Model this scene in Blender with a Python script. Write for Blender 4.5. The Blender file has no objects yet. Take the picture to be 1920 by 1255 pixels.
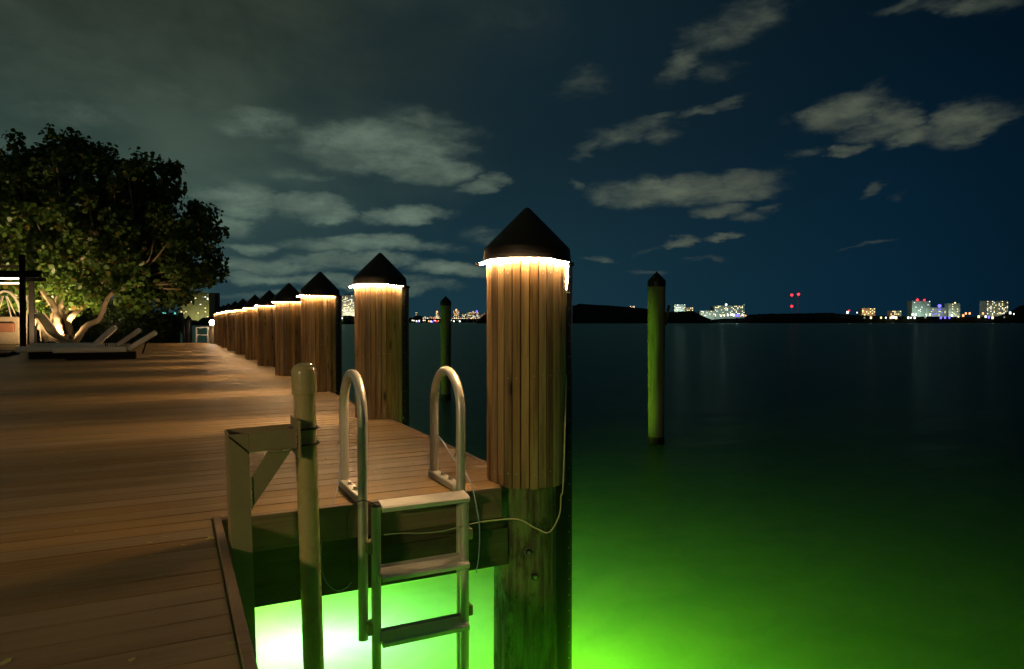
import bpy, bmesh, math, random
import numpy as np
from mathutils import Vector, Matrix
random.seed(7); rng = np.random.default_rng(7)
S = bpy.context.scene
COL = S.collection
R = math.radians

# ------------------------------------------------------------------ camera
FOC = 1295.0                      # focal length in pixels of the 1920 px wide photograph
HEAD = R(26.15)                   # the camera looks this far to the right of the dock's length (+y)
CAMH = 0.90
PITCH = math.atan((627.5-604.0)/FOC)
cd = bpy.data.cameras.new('camera'); cam = bpy.data.objects.new('camera', cd); COL.objects.link(cam)
cd.sensor_fit = 'HORIZONTAL'; cd.sensor_width = 36.0; cd.lens = 36.0*FOC/1920.0
cd.clip_start = 0.05; cd.clip_end = 9000
cam.location = (0, 0, CAMH); cam.rotation_euler = (math.pi/2-PITCH, 0, -HEAD)
S.camera = cam
FW = Vector((math.sin(HEAD), math.cos(HEAD), 0)); RT = Vector((math.cos(HEAD), -math.sin(HEAD), 0))
CAM = Vector((0, 0, CAMH))
def ray(px, py):
    c, s = math.cos(PITCH), math.sin(PITCH)
    x = (px-960)/FOC; y = (627.5-py)/FOC
    return RT*x + FW*(c + y*s) + Vector((0, 0, y*c - s))
def at_depth(px, py, d):          # the point seen at a pixel, d metres ahead (along the level heading)
    r = ray(px, py); return CAM + r*(d/r.dot(FW))
def on_z(px, py, z):
    r = ray(px, py); return CAM + r*((z-CAMH)/r.z)

# ------------------------------------------------------------------ view, world
S.view_settings.view_transform = 'Standard'; S.view_settings.look = 'None'
S.view_settings.exposure = 0.0; S.view_settings.gamma = 1.0; S.view_settings.use_curve_mapping = False
S.render.engine = 'CYCLES'
S.cycles.use_denoising = True
S.cycles.max_bounces = 6; S.cycles.diffuse_bounces = 3; S.cycles.glossy_bounces = 3
S.cycles.transmission_bounces = 4; S.cycles.transparent_max_bounces = 8
S.cycles.sample_clamp_indirect = 3.0
S.cycles.caustics_reflective = False; S.cycles.caustics_refractive = False

def srgb(r, g, b):
    f = lambda c: (c/255/12.92) if c/255 <= .04045 else ((c/255+.055)/1.055)**2.4
    return (f(r), f(g), f(b), 1.0)

class NT:
    """short hand for node trees"""
    def __init__(s, tree): s.t = tree; s.n = tree.nodes; s.l = tree.links
    def new(s, typ, **kw):
        n = s.n.new(typ)
        for k, v in kw.items(): setattr(n, k, v)
        return n
    def put(s, inp, v):
        if hasattr(v, 'bl_rna') and isinstance(v, bpy.types.NodeSocket): s.l.new(v, inp)
        else: inp.default_value = v
    def math(s, op, a, b=0.0, c=0.0, clamp=False):
        n = s.new('ShaderNodeMath', operation=op); n.use_clamp = clamp
        s.put(n.inputs[0], a); s.put(n.inputs[1], b); s.put(n.inputs[2], c); return n.outputs[0]
    def mix(s, f, a, b, blend='MIX'):
        n = s.new('ShaderNodeMix', data_type='RGBA', blend_type=blend)
        s.put(n.inputs[0], f); s.put(n.inputs[6], a); s.put(n.inputs[7], b); return n.outputs[2]
    def smooth(s, v, lo, hi, a=0.0, b=1.0):
        n = s.new('ShaderNodeMapRange', interpolation_type='SMOOTHSTEP')
        s.put(n.inputs[0], v); n.inputs[1].default_value = lo; n.inputs[2].default_value = hi
        n.inputs[3].default_value = a; n.inputs[4].default_value = b; return n.outputs[0]
    def noise(s, vec, scale=5, detail=4, rough=.55, dist=0.0):
        n = s.new('ShaderNodeTexNoise'); s.put(n.inputs['Vector'], vec)
        n.inputs['Scale'].default_value = scale; n.inputs['Detail'].default_value = detail
        n.inputs['Roughness'].default_value = rough; n.inputs['Distortion'].default_value = dist
        return n.outputs[0]
    def comb(s, x, y, z=0.0):
        n = s.new('ShaderNodeCombineXYZ'); s.put(n.inputs[0], x); s.put(n.inputs[1], y); s.put(n.inputs[2], z); return n.outputs[0]

W = bpy.data.worlds.new('World'); S.world = W; W.use_nodes = True
w = NT(W.node_tree); w.n.clear()
tc = w.new('ShaderNodeTexCoord'); G = tc.outputs['Generated']
def wdot(v):
    n = w.new('ShaderNodeVectorMath', operation='DOT_PRODUCT'); w.l.new(G, n.inputs[0]); n.inputs[1].default_value = v; return n.outputs['Value']
fwd, rgt, up = wdot(FW), wdot(RT), wdot((0, 0, 1))
az = w.math('ARCTAN2', rgt, fwd); el = w.math('ARCSINE', up)
def azel(px, py):
    v = ray(px, py).normalized(); return math.atan2(v.dot(RT), v.dot(FW)), math.asin(v.z)
# warp the sky coordinates so that the cloud edges are ragged
base = w.comb(w.math('MULTIPLY', az, 6.0), w.math('MULTIPLY', el, 13.0), 0.0)
n1 = w.noise(base, 1.6, 5, .6); n2 = w.noise(w.comb(w.math('MULTIPLY', az, 6.0), w.math('MULTIPLY', el, 13.0), 7.3), 1.7, 5, .6)
azw = w.math('ADD', az, w.math('MULTIPLY', w.math('SUBTRACT', n1, .5), .11))
elw = w.math('ADD', el, w.math('MULTIPLY', w.math('SUBTRACT', n2, .5), .045))
fine = w.noise(w.comb(w.math('MULTIPLY', az, 15.0), w.math('MULTIPLY', el, 34.0), 3.1), 1.7, 7, .6, .2)
clouds = [  # x, y, half width, half height, tilt (deg, + = right end up), weight; in the photograph's pixels
 (715,275,150,44,0,.9),(800,322,90,24,0,.85),(905,350,40,13,10,.7),(585,386,82,22,0,.9),(755,404,78,16,0,.95),
 (455,372,62,30,0,.8),(690,458,150,17,0,.9),(850,508,80,16,0,.8),(500,498,130,15,0,.85),(470,462,52,11,0,.9),(660,490,120,14,0,.8),
 (470,522,120,10,0,.7),(640,528,150,12,0,.7),
 (1250,358,150,26,0,1.15),(1390,348,95,24,6,1.1),(1340,390,58,16,0,1.0),(1405,407,28,9,0,1.0),(1455,388,27,10,20,1.0),(1140,368,45,18,0,.9),(1085,351,14,9,0,.9),
 (1105,275,50,16,28,.8),(1185,245,80,24,12,.75),(1245,248,50,22,0,.65),(1330,206,80,9,6,.8),(1240,214,40,10,6,.65),
 (1370,50,110,44,18,.75),(1290,110,60,30,25,.85),(1340,128,50,26,0,.6),(1430,30,60,30,0,.7),
 (1590,205,90,30,8,1.1),(1680,225,70,32,0,1.0),(1640,240,80,26,0,.9),(1810,236,98,34,14,1.15),(1700,262,60,20,0,1.1),(1582,279,36,12,0,1.0),(1516,283,22,9,10,.9),
 (1268,458,34,9,4,1.0),(1350,449,42,7,4,1.0),(1325,480,22,5,0,.9),(1212,470,22,5,10,.8),(1120,490,34,6,0,.8),(1225,506,50,6,0,.55),
 (1640,358,26,7,25,.9),(1676,370,12,7,30,.6),(1625,465,55,5,4,.6),(1820,6,130,18,-8,.8),(1720,0,80,14,0,.7),
 (1085,158,55,24,15,.6),(1470,225,20,12,20,.6),
 (480,232,90,26,0,.5),(800,235,90,30,-10,.4),(560,330,60,14,0,.3),(900,440,40,10,0,.2),(420,420,60,20,0,.5),(560,555,180,8,0,.3),(780,540,90,10,0,.4),(140,215,160,40,0,.45),(300,180,140,40,0,.35),(120,120,200,50,0,.3),(30,150,90,60,0,.3),(960,40,120,40,0,.3)]
field = None
for (cx, cy, rx, ry, tilt, wt) in clouds:
    if rx < 30: rx, ry, wt = rx*1.5, ry*1.25, wt*.62
    elif cx > 1000: rx, ry, wt = rx*1.08, ry*1.1, wt*.92
    if 380 < cx < 960 and cy > 200: rx, ry, wt = rx*1.12, ry*1.2, wt+.3
    a0, e0 = azel(cx, cy); a1, _ = azel(cx+rx, cy); _, e1 = azel(cx, cy-ry)
    ra, re = a1-a0, e1-e0; c, s_ = math.cos(R(tilt)), math.sin(R(tilt))
    da = w.math('SUBTRACT', azw, a0); de = w.math('SUBTRACT', elw, e0)
    u = w.math('ADD', w.math('MULTIPLY', da, c/ra), w.math('MULTIPLY', de, s_/ra))
    v = w.math('ADD', w.math('MULTIPLY', da, -s_/re), w.math('MULTIPLY', de, c/re))
    r2 = w.math('ADD', w.math('MULTIPLY', u, u), w.math('MULTIPLY', v, v))
    f = w.math('MULTIPLY', w.math('SUBTRACT', 1.55, r2), wt)
    f = w.math('MAXIMUM', f, 0.0)
    field = f if field is None else w.math('MAXIMUM', field, f)
rag = w.math('MULTIPLY', w.math('SUBTRACT', fine, .5), 2.3)
dens = w.smooth(w.math('ADD', field, rag), .0, 2.3)
dens = w.math('MULTIPLY', dens, w.smooth(field, 0.0, 1.15))
# clear night sky: murky grey green overcast to the left, blue black to the right
side = w.math('ADD', wdot(-RT), w.math('MULTIPLY', up, .55))       # grows to the left and upwards
sk = w.mix(w.smooth(up, 0.0, .45), srgb(6, 34, 52), srgb(2, 17, 29))
sk = w.mix(w.smooth(rgt, -.1, .62), w.mix(w.smooth(up, 0, .3), srgb(24, 52, 62), srgb(20, 38, 46)), sk)
ov = w.mix(w.smooth(up, .05, .42), srgb(66, 88, 80), srgb(47, 57, 48))
streak = w.noise(w.comb(w.math('MULTIPLY', az, 5.0), w.math('ADD', w.math('MULTIPLY', el, 9.0), w.math('MULTIPLY', az, 1.2)), 4.4), 1.0, 5, .55, .2)
ov = w.mix(w.smooth(streak, .34, .70), w.mix(w.smooth(up, .05, .42), srgb(54, 76, 72), srgb(40, 49, 42)), w.mix(w.smooth(up, .05, .42), srgb(72, 93, 84), srgb(55, 64, 54)))
ovn = w.noise(w.comb(w.math('MULTIPLY', az, 3.0), w.math('MULTIPLY', el, 6.0), 1.0), 1.3, 4, .5)
sd = w.math('ADD', side, w.math('MULTIPLY', w.math('SUBTRACT', ovn, .5), .34))
sk = w.mix(w.math('MULTIPLY', w.smooth(sd, .12, .60), w.smooth(up, .03, .16, .35, 1)), sk, ov)
sk = w.mix(w.math('MULTIPLY', w.smooth(rgt, .45, .72), .6), sk, srgb(3, 10, 18))
cc = w.mix(w.smooth(rgt, -.25, .35), srgb(112, 132, 116), srgb(100, 106, 88))
cc = w.mix(w.smooth(up, .12, .5), cc, srgb(84, 92, 80))
shade = w.noise(w.comb(w.math('MULTIPLY', az, 9.0), w.math('MULTIPLY', el, 24.0), 9.0), 1.6, 5, .6)
cc = w.mix(w.smooth(shade, .3, .7), w.mix(.45, cc, srgb(24, 42, 46)), cc)
sky = w.mix(w.math('MULTIPLY', dens, .86), sk, cc)
bg = w.new('ShaderNodeBackground'); w.put(bg.inputs[0], sky); bg.inputs[1].default_value = 1.0
wo = w.new('ShaderNodeOutputWorld'); w.l.new(bg.outputs[0], wo.inputs[0])

# ------------------------------------------------------------------ helpers
def tag(o, label=None, cat=None, group=None, kind=None):
    if label: o['label'] = label
    if cat: o['category'] = cat
    if group: o['group'] = group
    if kind: o['kind'] = kind
    return o
def thing(name, label, cat, loc=(0, 0, 0), rz=0, group=None):
    o = bpy.data.objects.new(name, None); COL.objects.link(o); o.empty_display_size = .1
    o.location = loc; o.rotation_euler = (0, 0, rz)
    return tag(o, label, cat, group)
def link(name, me, parent=None, loc=None, rz=None):
    o = bpy.data.objects.new(name, me); COL.objects.link(o)
    if parent: o.parent = parent
    if loc is not None: o.location = loc
    if rz is not None: o.rotation_euler = (0, 0, rz)
    return o
def frame_of(d):
    d = Vector(d).normalized(); h = Vector((0, 0, 1)) if abs(d.z) < .9 else Vector((1, 0, 0))
    a = d.cross(h).normalized(); return a, d.cross(a).normalized()
class MB:
    def __init__(s): s.v = []; s.f = []
    def add(s, vs, fs):
        k = len(s.v); s.v += [tuple(x) for x in vs]; s.f += [tuple(i+k for i in f) for f in fs]; return s
    def box(s, a, b):
        (x0, y0, z0), (x1, y1, z1) = a, b
        return s.add([(x0,y0,z0),(x1,y0,z0),(x1,y1,z0),(x0,y1,z0),(x0,y0,z1),(x1,y0,z1),(x1,y1,z1),(x0,y1,z1)],
                     [(0,3,2,1),(4,5,6,7),(0,1,5,4),(1,2,6,5),(2,3,7,6),(3,0,4,7)])
    def bar(s, p, q, w, h, up=None):
        p, q = Vector(p), Vector(q); d = (q-p).normalized()
        u = Vector(up) if up else (Vector((0, 0, 1)) if abs(d.z) < .9 else Vector((0, 1, 0)))
        a = d.cross(u).normalized()*w/2; b = a.cross(d).normalized()*h/2
        vs = [p-a-b, p+a-b, p+a+b, p-a+b, q-a-b, q+a-b, q+a+b, q-a+b]
        return s.add(vs, [(0,3,2,1),(4,5,6,7),(0,1,5,4),(1,2,6,5),(2,3,7,6),(3,0,4,7)])
    def tube(s, pts, r, n=10, cap=True):
        pts = [Vector(p) for p in pts]; m = len(pts)
        rr = list(r) if hasattr(r, '__len__') else [r]*m
        vs = []; a = None
        for i, p in enumerate(pts):
            d = (pts[min(i+1, m-1)]-pts[max(i-1, 0)]).normalized()
            if a is None: a, b = frame_of(d)
            else:
                a = (a - d*a.dot(d)).normalized(); b = d.cross(a)
            for k in range(n):
                t = 2*math.pi*k/n; vs.append(p + (a*math.cos(t)+b*math.sin(t))*rr[i])
        fs = [(i*n+k, i*n+(k+1) % n, (i+1)*n+(k+1) % n, (i+1)*n+k) for i in range(m-1) for k in range(n)]
        if cap: fs += [tuple(range(n-1, -1, -1)), tuple((m-1)*n+k for k in range(n))]
        return s.add(vs, fs)
    def lathe(s, prof, n=32, c=(0, 0, 0), cap=True):
        vs = [(c[0]+r*math.cos(2*math.pi*k/n), c[1]+r*math.sin(2*math.pi*k/n), c[2]+z) for r, z in prof for k in range(n)]
        m = len(prof)
        fs = [(i*n+k, i*n+(k+1) % n, (i+1)*n+(k+1) % n, (i+1)*n+k) for i in range(m-1) for k in range(n)]
        if cap: fs += [tuple(range(n-1, -1, -1)), tuple((m-1)*n+k for k in range(n))]
        return s.add(vs, fs)
    def prism(s, poly, n0, n1):        # polygon (list of 3d points) swept from +n0 to +n1
        k = len(poly); n0, n1 = Vector(n0), Vector(n1)
        vs = [Vector(p)+n0 for p in poly]+[Vector(p)+n1 for p in poly]
        return s.add(vs, [tuple(range(k-1, -1, -1)), tuple(range(k, 2*k))]+[(i, (i+1) % k, k+(i+1) % k, k+i) for i in range(k)])
    def mesh(s, name, mat, smooth=False, bevel=0.0, seg=1, angle=40):
        me = bpy.data.meshes.new(name); me.from_pydata(s.v, [], s.f)
        bm = bmesh.new(); bm.from_mesh(me); bmesh.ops.recalc_face_normals(bm, faces=bm.faces)
        if bevel:
            ed = [e for e in bm.edges if e.is_manifold and e.calc_face_angle(0) > R(30)]
            bmesh.ops.bevel(bm, geom=ed, offset=bevel, segments=seg, affect='EDGES', profile=.6)
        bm.to_mesh(me); bm.free(); me.materials.append(mat)
        if smooth:
            me.polygons.foreach_set('use_smooth', [True]*len(me.polygons))
            me.set_sharp_from_angle(angle=R(angle))
        me.update(); return me
    def obj(s, name, mat, parent=None, **kw):
        loc = kw.pop('loc', None); rz = kw.pop('rz', None)
        return link(name, s.mesh(name, mat, **kw), parent, loc, rz)
def spline(pts, n=12):
    pts = [Vector(p) for p in pts]; P = [pts[0]]+pts+[pts[-1]]; out = []
    for i in range(1, len(P)-2):
        for k in range(n):
            t = k/n; a, b, c, d = P[i-1], P[i], P[i+1], P[i+2]
            out.append(.5*((2*b)+(c-a)*t+(2*a-5*b+4*c-d)*t*t+(3*b-a-3*c+d)*t**3))
    out.append(pts[-1]); return out

# ------------------------------------------------------------------ materials
def new_mat(name):
    m = bpy.data.materials.new(name); m.use_nodes = True; t = NT(m.node_tree)
    return m, t, m.node_tree.nodes['Principled BSDF']
def plain(name, col, rough=.6, metal=0.0, var=.15, scale=8.0, bump=0.0, bscale=60.0, spec=.5, coat=0.0):
    m, t, p = new_mat(name); tc = t.new('ShaderNodeTexCoord'); O = tc.outputs['Object']
    n = t.noise(O, scale, 5, .6)
    c1 = tuple(c*(1-var) for c in col[:3])+(1,); c2 = tuple(min(1, c*(1+var)) for c in col[:3])+(1,)
    t.put(p.inputs['Base Color'], t.mix(n, c1, c2))
    t.put(p.inputs['Roughness'], t.smooth(t.noise(O, scale*2.3, 4), .3, .7, max(.02, rough-.08), min(1, rough+.08)))
    p.inputs['Metallic'].default_value = metal; p.inputs['Specular IOR Level'].default_value = spec
    p.inputs['Coat Weight'].default_value = coat
    if bump:
        b = t.new('ShaderNodeBump'); b.inputs['Strength'].default_value = bump; b.inputs['Distance'].default_value = .01
        t.put(b.inputs['Height'], t.noise(O, bscale, 4)); t.l.new(b.outputs[0], p.inputs['Normal'])
    return m
def emit(name, col, strength):
    m = bpy.data.materials.new(name); m.use_nodes = True; t = NT(m.node_tree); t.n.clear()
    e = t.new('ShaderNodeEmission'); e.inputs[0].default_value = col; e.inputs[1].default_value = strength
    o = t.new('ShaderNodeOutputMaterial'); t.l.new(e.outputs[0], o.inputs[0]); return m
def timber(name, c_lo, c_mid, c_hi, axis='Z', rough=.6, grain=1.0, knots=True, green=0.0, spec=.4, vary=.5):
    """grain runs along one object axis; tone differs from piece to piece"""
    m, t, p = new_mat(name); tc = t.new('ShaderNodeTexCoord'); oi = t.new('ShaderNodeObjectInfo')
    rnd = oi.outputs['Random']
    off = t.comb(t.math('MULTIPLY', rnd, 37.0), t.math('MULTIPLY', rnd, 91.0), t.math('MULTIPLY', rnd, 53.0))
    va = t.new('ShaderNodeVectorMath', operation='ADD'); t.l.new(tc.outputs['Object'], va.inputs[0]); t.l.new(off, va.inputs[1])
    def scaled(long, cross):
        mp = t.new('ShaderNodeMapping'); t.l.new(va.outputs[0], mp.inputs[0])
        mp.inputs['Scale'].default_value = (cross, cross, long) if axis == 'Z' else ((long, cross, cross) if axis == 'X' else (cross, long, cross))
        return mp.outputs[0]
    g1 = t.noise(scaled(1.1, 26), 1.0, 5, .6, .6)
    g2 = t.noise(scaled(5, 150), 1.0, 3, .6)
    g3 = t.noise(scaled(.9, 5), 1.0, 3, .5)
    col = t.mix(t.smooth(g1, .40, .62), c_lo, c_mid)
    col = t.mix(t.smooth(g3, .35, .75), col, c_hi)
    col = t.mix(t.math('MULTIPLY', t.smooth(g2, .5, .72), .35*grain), col, tuple(c*.45 for c in c_lo[:3])+(1,))
    if knots:
        vo = t.new('ShaderNodeTexVoronoi'); vo.feature = 'F1'; t.l.new(scaled(3.2, 11.0), vo.inputs['Vector']); vo.inputs['Scale'].default_value = 1.0
        rare = t.smooth(t.new('ShaderNodeSeparateColor').outputs[0], 0, 1)
        sc = t.new('ShaderNodeSeparateColor'); t.l.new(vo.outputs['Color'], sc.inputs[0])
        k = t.math('MULTIPLY', t.smooth(vo.outputs['Distance'], .07, .17, 1, 0), t.smooth(sc.outputs[0], .58, .62))
        ring = t.math('MULTIPLY', t.smooth(vo.outputs['Distance'], .12, .34, 1, 0), t.smooth(sc.outputs[0], .58, .62))
        col = t.mix(t.math('MULTIPLY', ring, .45), col, tuple(c*.4 for c in c_lo[:3])+(1,))
        col = t.mix(k, col, tuple(c*.16 for c in c_lo[:3])+(1,))
    if green:
        gp = t.noise(scaled(1.2, 3.5), 1.0, 5, .65)
        col = t.mix(t.math('MULTIPLY', t.smooth(gp, .42, .68), green), col, (.10, .13, .045, 1))
    bc = t.new('ShaderNodeBrightContrast'); t.put(bc.inputs[0], col)
    hs = t.new('ShaderNodeHueSaturation'); t.put(hs.inputs['Color'], col)
    t.put(hs.inputs['Value'], t.math('ADD', 1-vary/2, t.math('MULTIPLY', rnd, vary)))
    t.put(hs.inputs['Saturation'], t.math('ADD', .85, t.math('MULTIPLY', t.math('FRACT', t.math('MULTIPLY', rnd, 17.7)), .3)))
    t.n.remove(bc.id_data.nodes[bc.name])
    t.put(p.inputs['Base Color'], hs.outputs[0])
    p.inputs['Roughness'].default_value = rough; p.inputs['Specular IOR Level'].default_value = spec
    b = t.new('ShaderNodeBump'); b.inputs['Strength'].default_value = .35; b.inputs['Distance'].default_value = .004
    t.put(b.inputs['Height'], t.math('ADD', g1, g2)); t.l.new(b.outputs[0], p.inputs['Normal'])
    return m

M = {}
M['batten'] = timber('cladding pine', (.20, .105, .042, 1), (.37, .215, .095, 1), (.48, .31, .155, 1), rough=.65, green=.15, grain=1.5, vary=.6)
def mottled(name):
    m, t, p = new_mat(name); tc = t.new('ShaderNodeTexCoord')
    def sc(v):
        mp = t.new('ShaderNodeMapping'); t.l.new(tc.outputs['Object'], mp.inputs[0]); mp.inputs['Scale'].default_value = v; return mp.outputs[0]
    a = t.noise(sc((5, 5, 1.6)), 1.0, 7, .65, .5); b = t.noise(sc((34, 34, 2.2)), 1.0, 5, .6, .3); c = t.noise(sc((9, 9, 5)), 1.0, 6, .7)
    col = t.mix(t.smooth(b, .35, .65), (.075, .062, .032, 1), (.21, .185, .10, 1))
    col = t.mix(t.math('MULTIPLY', t.smooth(a, .42, .62), .75), col, (.22, .31, .09, 1))  # green growth, its colour raised to stand in for more green light
    col = t.mix(t.math('MULTIPLY', t.smooth(c, .52, .66), .8), col, (.03, .028, .018, 1))
    t.put(p.inputs['Base Color'], col); p.inputs['Roughness'].default_value = .8; p.inputs['Specular IOR Level'].default_value = .3
    bb = t.new('ShaderNodeBump'); bb.inputs['Strength'].default_value = .8; bb.inputs['Distance'].default_value = .02
    t.put(bb.inputs['Height'], t.math('ADD', b, c)); t.l.new(bb.outputs[0], p.inputs['Normal']); return m
M['pile'] = mottled('treated pile')
M['old_steel'] = plain('dull bolt steel', (.22, .21, .13, 1), .5, .6, .4, 60, .3, 100)
M['deck'] = timber('composite deck', (.225, .138, .058, 1), (.285, .18, .078, 1), (.32, .21, .098, 1), axis='X', rough=.48, knots=False, grain=.3, spec=.35, vary=.26)
M['fascia'] = timber('fascia board', (.20, .125, .07, 1), (.27, .175, .105, 1), (.30, .20, .125, 1), axis='X', rough=.55, knots=False, grain=.3, vary=.1)
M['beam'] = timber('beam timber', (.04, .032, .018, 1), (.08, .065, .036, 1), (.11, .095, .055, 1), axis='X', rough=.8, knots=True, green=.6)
M['cap'] = plain('black plastic cap', (.010, .008, .006, 1), .5, 0, .2, 6, .05, 40, .25)
M['sleeve'] = plain('black pile wrap', (.014, .013, .012, 1), .42, 0, .3, 5, .15, 12)
M['rope'] = emit('warm rope light', (1.0, .63, .31, 1), 400.0)
M['cable'] = plain('clear cable', (.55, .45, .30, 1), .35)
M['wire_blue'] = plain('pale blue wire', (.30, .38, .50, 1), .4)
M['wire_black'] = plain('black wire', (.02, .02, .025, 1), .4)
M['alu'] = plain('brushed aluminium', (.80, .74, .62, 1), .36, .45, .04, 12)
M['alu_tread'] = plain('aluminium tread', (.84, .79, .68, 1), .38, .3, .04, 12)
M['bracket'] = plain('bare aluminium bracket', (.42, .34, .19, 1), .42, .3, .18, 9, .04, 60)
M['weld'] = plain('weld bead', (.42, .36, .26, 1), .3, .8, .3, 60, .5, 180)
M['pole'] = plain('tan coated pole', (.50, .40, .19, 1), .26, .0, .035, 5, 0, 50, .5, .3)
M['steel'] = plain('galvanised bolt', (.55, .52, .45, 1), .35, .9, .2, 60, .2, 200)
M['black_steel'] = plain('black steel', (.02, .018, .016, 1), .35, .6)
M['dark_frame'] = plain('dark painted metal', (.008, .006, .005, 1), .7, spec=.12)
M['white'] = plain('white paint', (.58, .52, .43, 1), .5)
M['cushion'] = plain('pale grey cushion fabric', (.70, .65, .56, 1), .9, 0, .12, 14, .15, 220)
M['wicker'] = plain('cream woven fabric', (.30, .23, .15, 1), .85, 0, .35, 14, .4, 60)
M['brown'] = plain('brown cushion', (.20, .08, .04, 1), .9)
M['plinth'] = plain('dark lounger plinth', (.010, .008, .006, 1), .8, spec=.2)
M['bark'] = plain('pale bark', (.34, .25, .16, 1), .85, 0, .35, 6, .5, 20)
M['soil'] = plain('garden soil', (.05, .04, .025, 1), .95, 0, .4, 3)
M['seabed'] = plain('muddy seabed', (.02, .03, .012, 1), .95)
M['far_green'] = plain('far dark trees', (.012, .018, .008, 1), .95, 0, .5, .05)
M['far_land'] = plain('far dark land', (.010, .012, .008, 1), .95)

def leafmat(name, c1, c2, c3, trans=.35, rough=.4):
    m, t, p = new_mat(name); geo = t.new('ShaderNodeNewGeometry'); r = geo.outputs['Random Per Island']
    cr = t.new('ShaderNodeValToRGB'); t.l.new(r, cr.inputs[0]); e = cr.color_ramp.elements
    e[0].color = c1; e[1].color = c2; e[1].position = .8; x = cr.color_ramp.elements.new(.93); x.color = c3
    e[-1].position = 1.0
    p.inputs['Roughness'].default_value = rough; t.l.new(cr.outputs[0], p.inputs['Base Color'])
    tr = t.new('ShaderNodeBsdfTranslucent'); t.l.new(cr.outputs[0], tr.inputs[0])
    mx = t.new('ShaderNodeMixShader'); mx.inputs[0].default_value = trans
    t.l.new(p.outputs[0], mx.inputs[1]); t.l.new(tr.outputs[0], mx.inputs[2])
    t.l.new(mx.outputs[0], t.n['Material Output'].inputs[0]); return m
M['leaf'] = leafmat('sea grape leaves', (.045, .10, .014, 1), (.10, .17, .025, 1), (.20, .13, .03, 1))
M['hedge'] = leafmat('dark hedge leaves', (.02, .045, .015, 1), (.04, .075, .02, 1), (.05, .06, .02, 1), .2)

# water: dark, rough sheen by angle; lets the green lamps under it glow through the murk
WZ = CAMH-2.16
m, t, p = new_mat('bay water'); t.n.remove(p)
tc = t.new('ShaderNodeTexCoord'); O = tc.outputs['Object']
def sc3(v):
    mp = t.new('ShaderNodeMapping'); t.l.new(O, mp.inputs[0]); mp.inputs['Scale'].default_value = v; mp.inputs['Rotation'].default_value = (0, 0, R(-20)); return mp.outputs[0]
bp = t.new('ShaderNodeBump'); bp.inputs['Strength'].default_value = .85; bp.inputs['Distance'].default_value = .06
t.put(bp.inputs['Height'], t.math('ADD', t.noise(sc3((.35, .9, 1)), 1.0, 5, .6), t.math('MULTIPLY', t.noise(sc3((.05, .12, 1)), 1.0, 3, .6), 1.5)))
gl = t.new('ShaderNodeBsdfGlossy'); gl.inputs['Roughness'].default_value = .31
t.put(gl.inputs['Color'], (.45, .62, .55, 1)); t.l.new(bp.outputs[0], gl.inputs['Normal'])
tl = t.new('ShaderNodeBsdfTranslucent')
cl = t.noise(sc3((1.5, 2.1, 1)), 1.0, 4, .6, .7)
t.put(tl.inputs['Color'], t.mix(t.smooth(cl, .25, .75), (.74, .82, .78, 1), (.96, .96, .94, 1)))
df = t.new('ShaderNodeBsdfDiffuse'); df.inputs[0].default_value = (.006, .012, .010, 1)
tp = t.new('ShaderNodeBsdfTransparent'); tp.inputs[0].default_value = (.9, 1, .85, 1)
mx0 = t.new('ShaderNodeMixShader'); mx0.inputs[0].default_value = .045; t.l.new(tl.outputs[0], mx0.inputs[1]); t.l.new(tp.outputs[0], mx0.inputs[2])
mx1 = t.new('ShaderNodeMixShader'); mx1.inputs[0].default_value = .2; t.l.new(mx0.outputs[0], mx1.inputs[1]); t.l.new(df.outputs[0], mx1.inputs[2])
fr = t.new('ShaderNodeFresnel'); fr.inputs[0].default_value = 1.33
fac = t.math('MULTIPLY', fr.outputs[0], .75)
mx2 = t.new('ShaderNodeMixShader'); t.put(mx2.inputs[0], fac); t.l.new(mx1.outputs[0], mx2.inputs[1]); t.l.new(gl.outputs[0], mx2.inputs[2])
t.l.new(mx2.outputs[0], t.n['Material Output'].inputs[0]); M['water'] = m

# ------------------------------------------------------------------ setting: water, seabed, land
def sheet(name, x0, y0, x1, y1, z, mat):
    o = MB().add([(x0, y0, z), (x1, y0, z), (x1, y1, z), (x0, y1, z)], [(0, 1, 2, 3)]).obj(name, mat)
    tag(o, kind='structure'); return o
sheet('water', -4000, -3000, 6000, 7000, WZ, M['water'])
sheet('seabed', -4000, -3000, 6000, 7000, WZ-2.6, M['seabed'])

# green lamps sunk below the surface beside the dock, plus two added pale ones
def lamp(name, kind, loc, power, col, radius=.15, spot=None, blend=.5, aim=None):
    l = bpy.data.lights.new(name, kind); l.energy = power; l.color = col; l.shadow_soft_size = radius
    if spot: l.spot_size = R(spot); l.spot_blend = blend
    o = bpy.data.objects.new(name, l); COL.objects.link(o); o.location = loc
    if aim is not None: o.rotation_euler = (Vector(aim)-Vector(loc)).to_track_quat('-Z', 'Y').to_euler()
    return o
GREEN = (.20, 1.0, .008)
c0 = on_z(500, 1210, WZ)
lamp('underwater_lamp_and_fill', 'POINT', (c0.x, c0.y, WZ-.95), 190, GREEN, .4)
lamp('underwater_lamp_and_fill', 'POINT', (c0.x+.15, c0.y-.1, WZ-.42), 14, (.6, .9, 1.0), .12)  # added pale lamp, whitens the middle of the green pool
c2 = on_z(675, 1200, WZ)
lamp('underwater_lamp_and_fill', 'POINT', (c2.x, c2.y, WZ-.30), 3.5, (.6, .9, 1.0), .08)  # second added pale lamp, for another white patch in the glow
c1 = on_z(1000, 1300, WZ)
lamp('underwater_lamp_and_fill', 'POINT', (c1.x+.1, c1.y, WZ-.62), 92, GREEN, .5)
HOUSE = lamp('house_lamp', 'POINT', (-5.4, -2.0, 2.3), 470, (1.0, .76, .36), .25)
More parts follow.
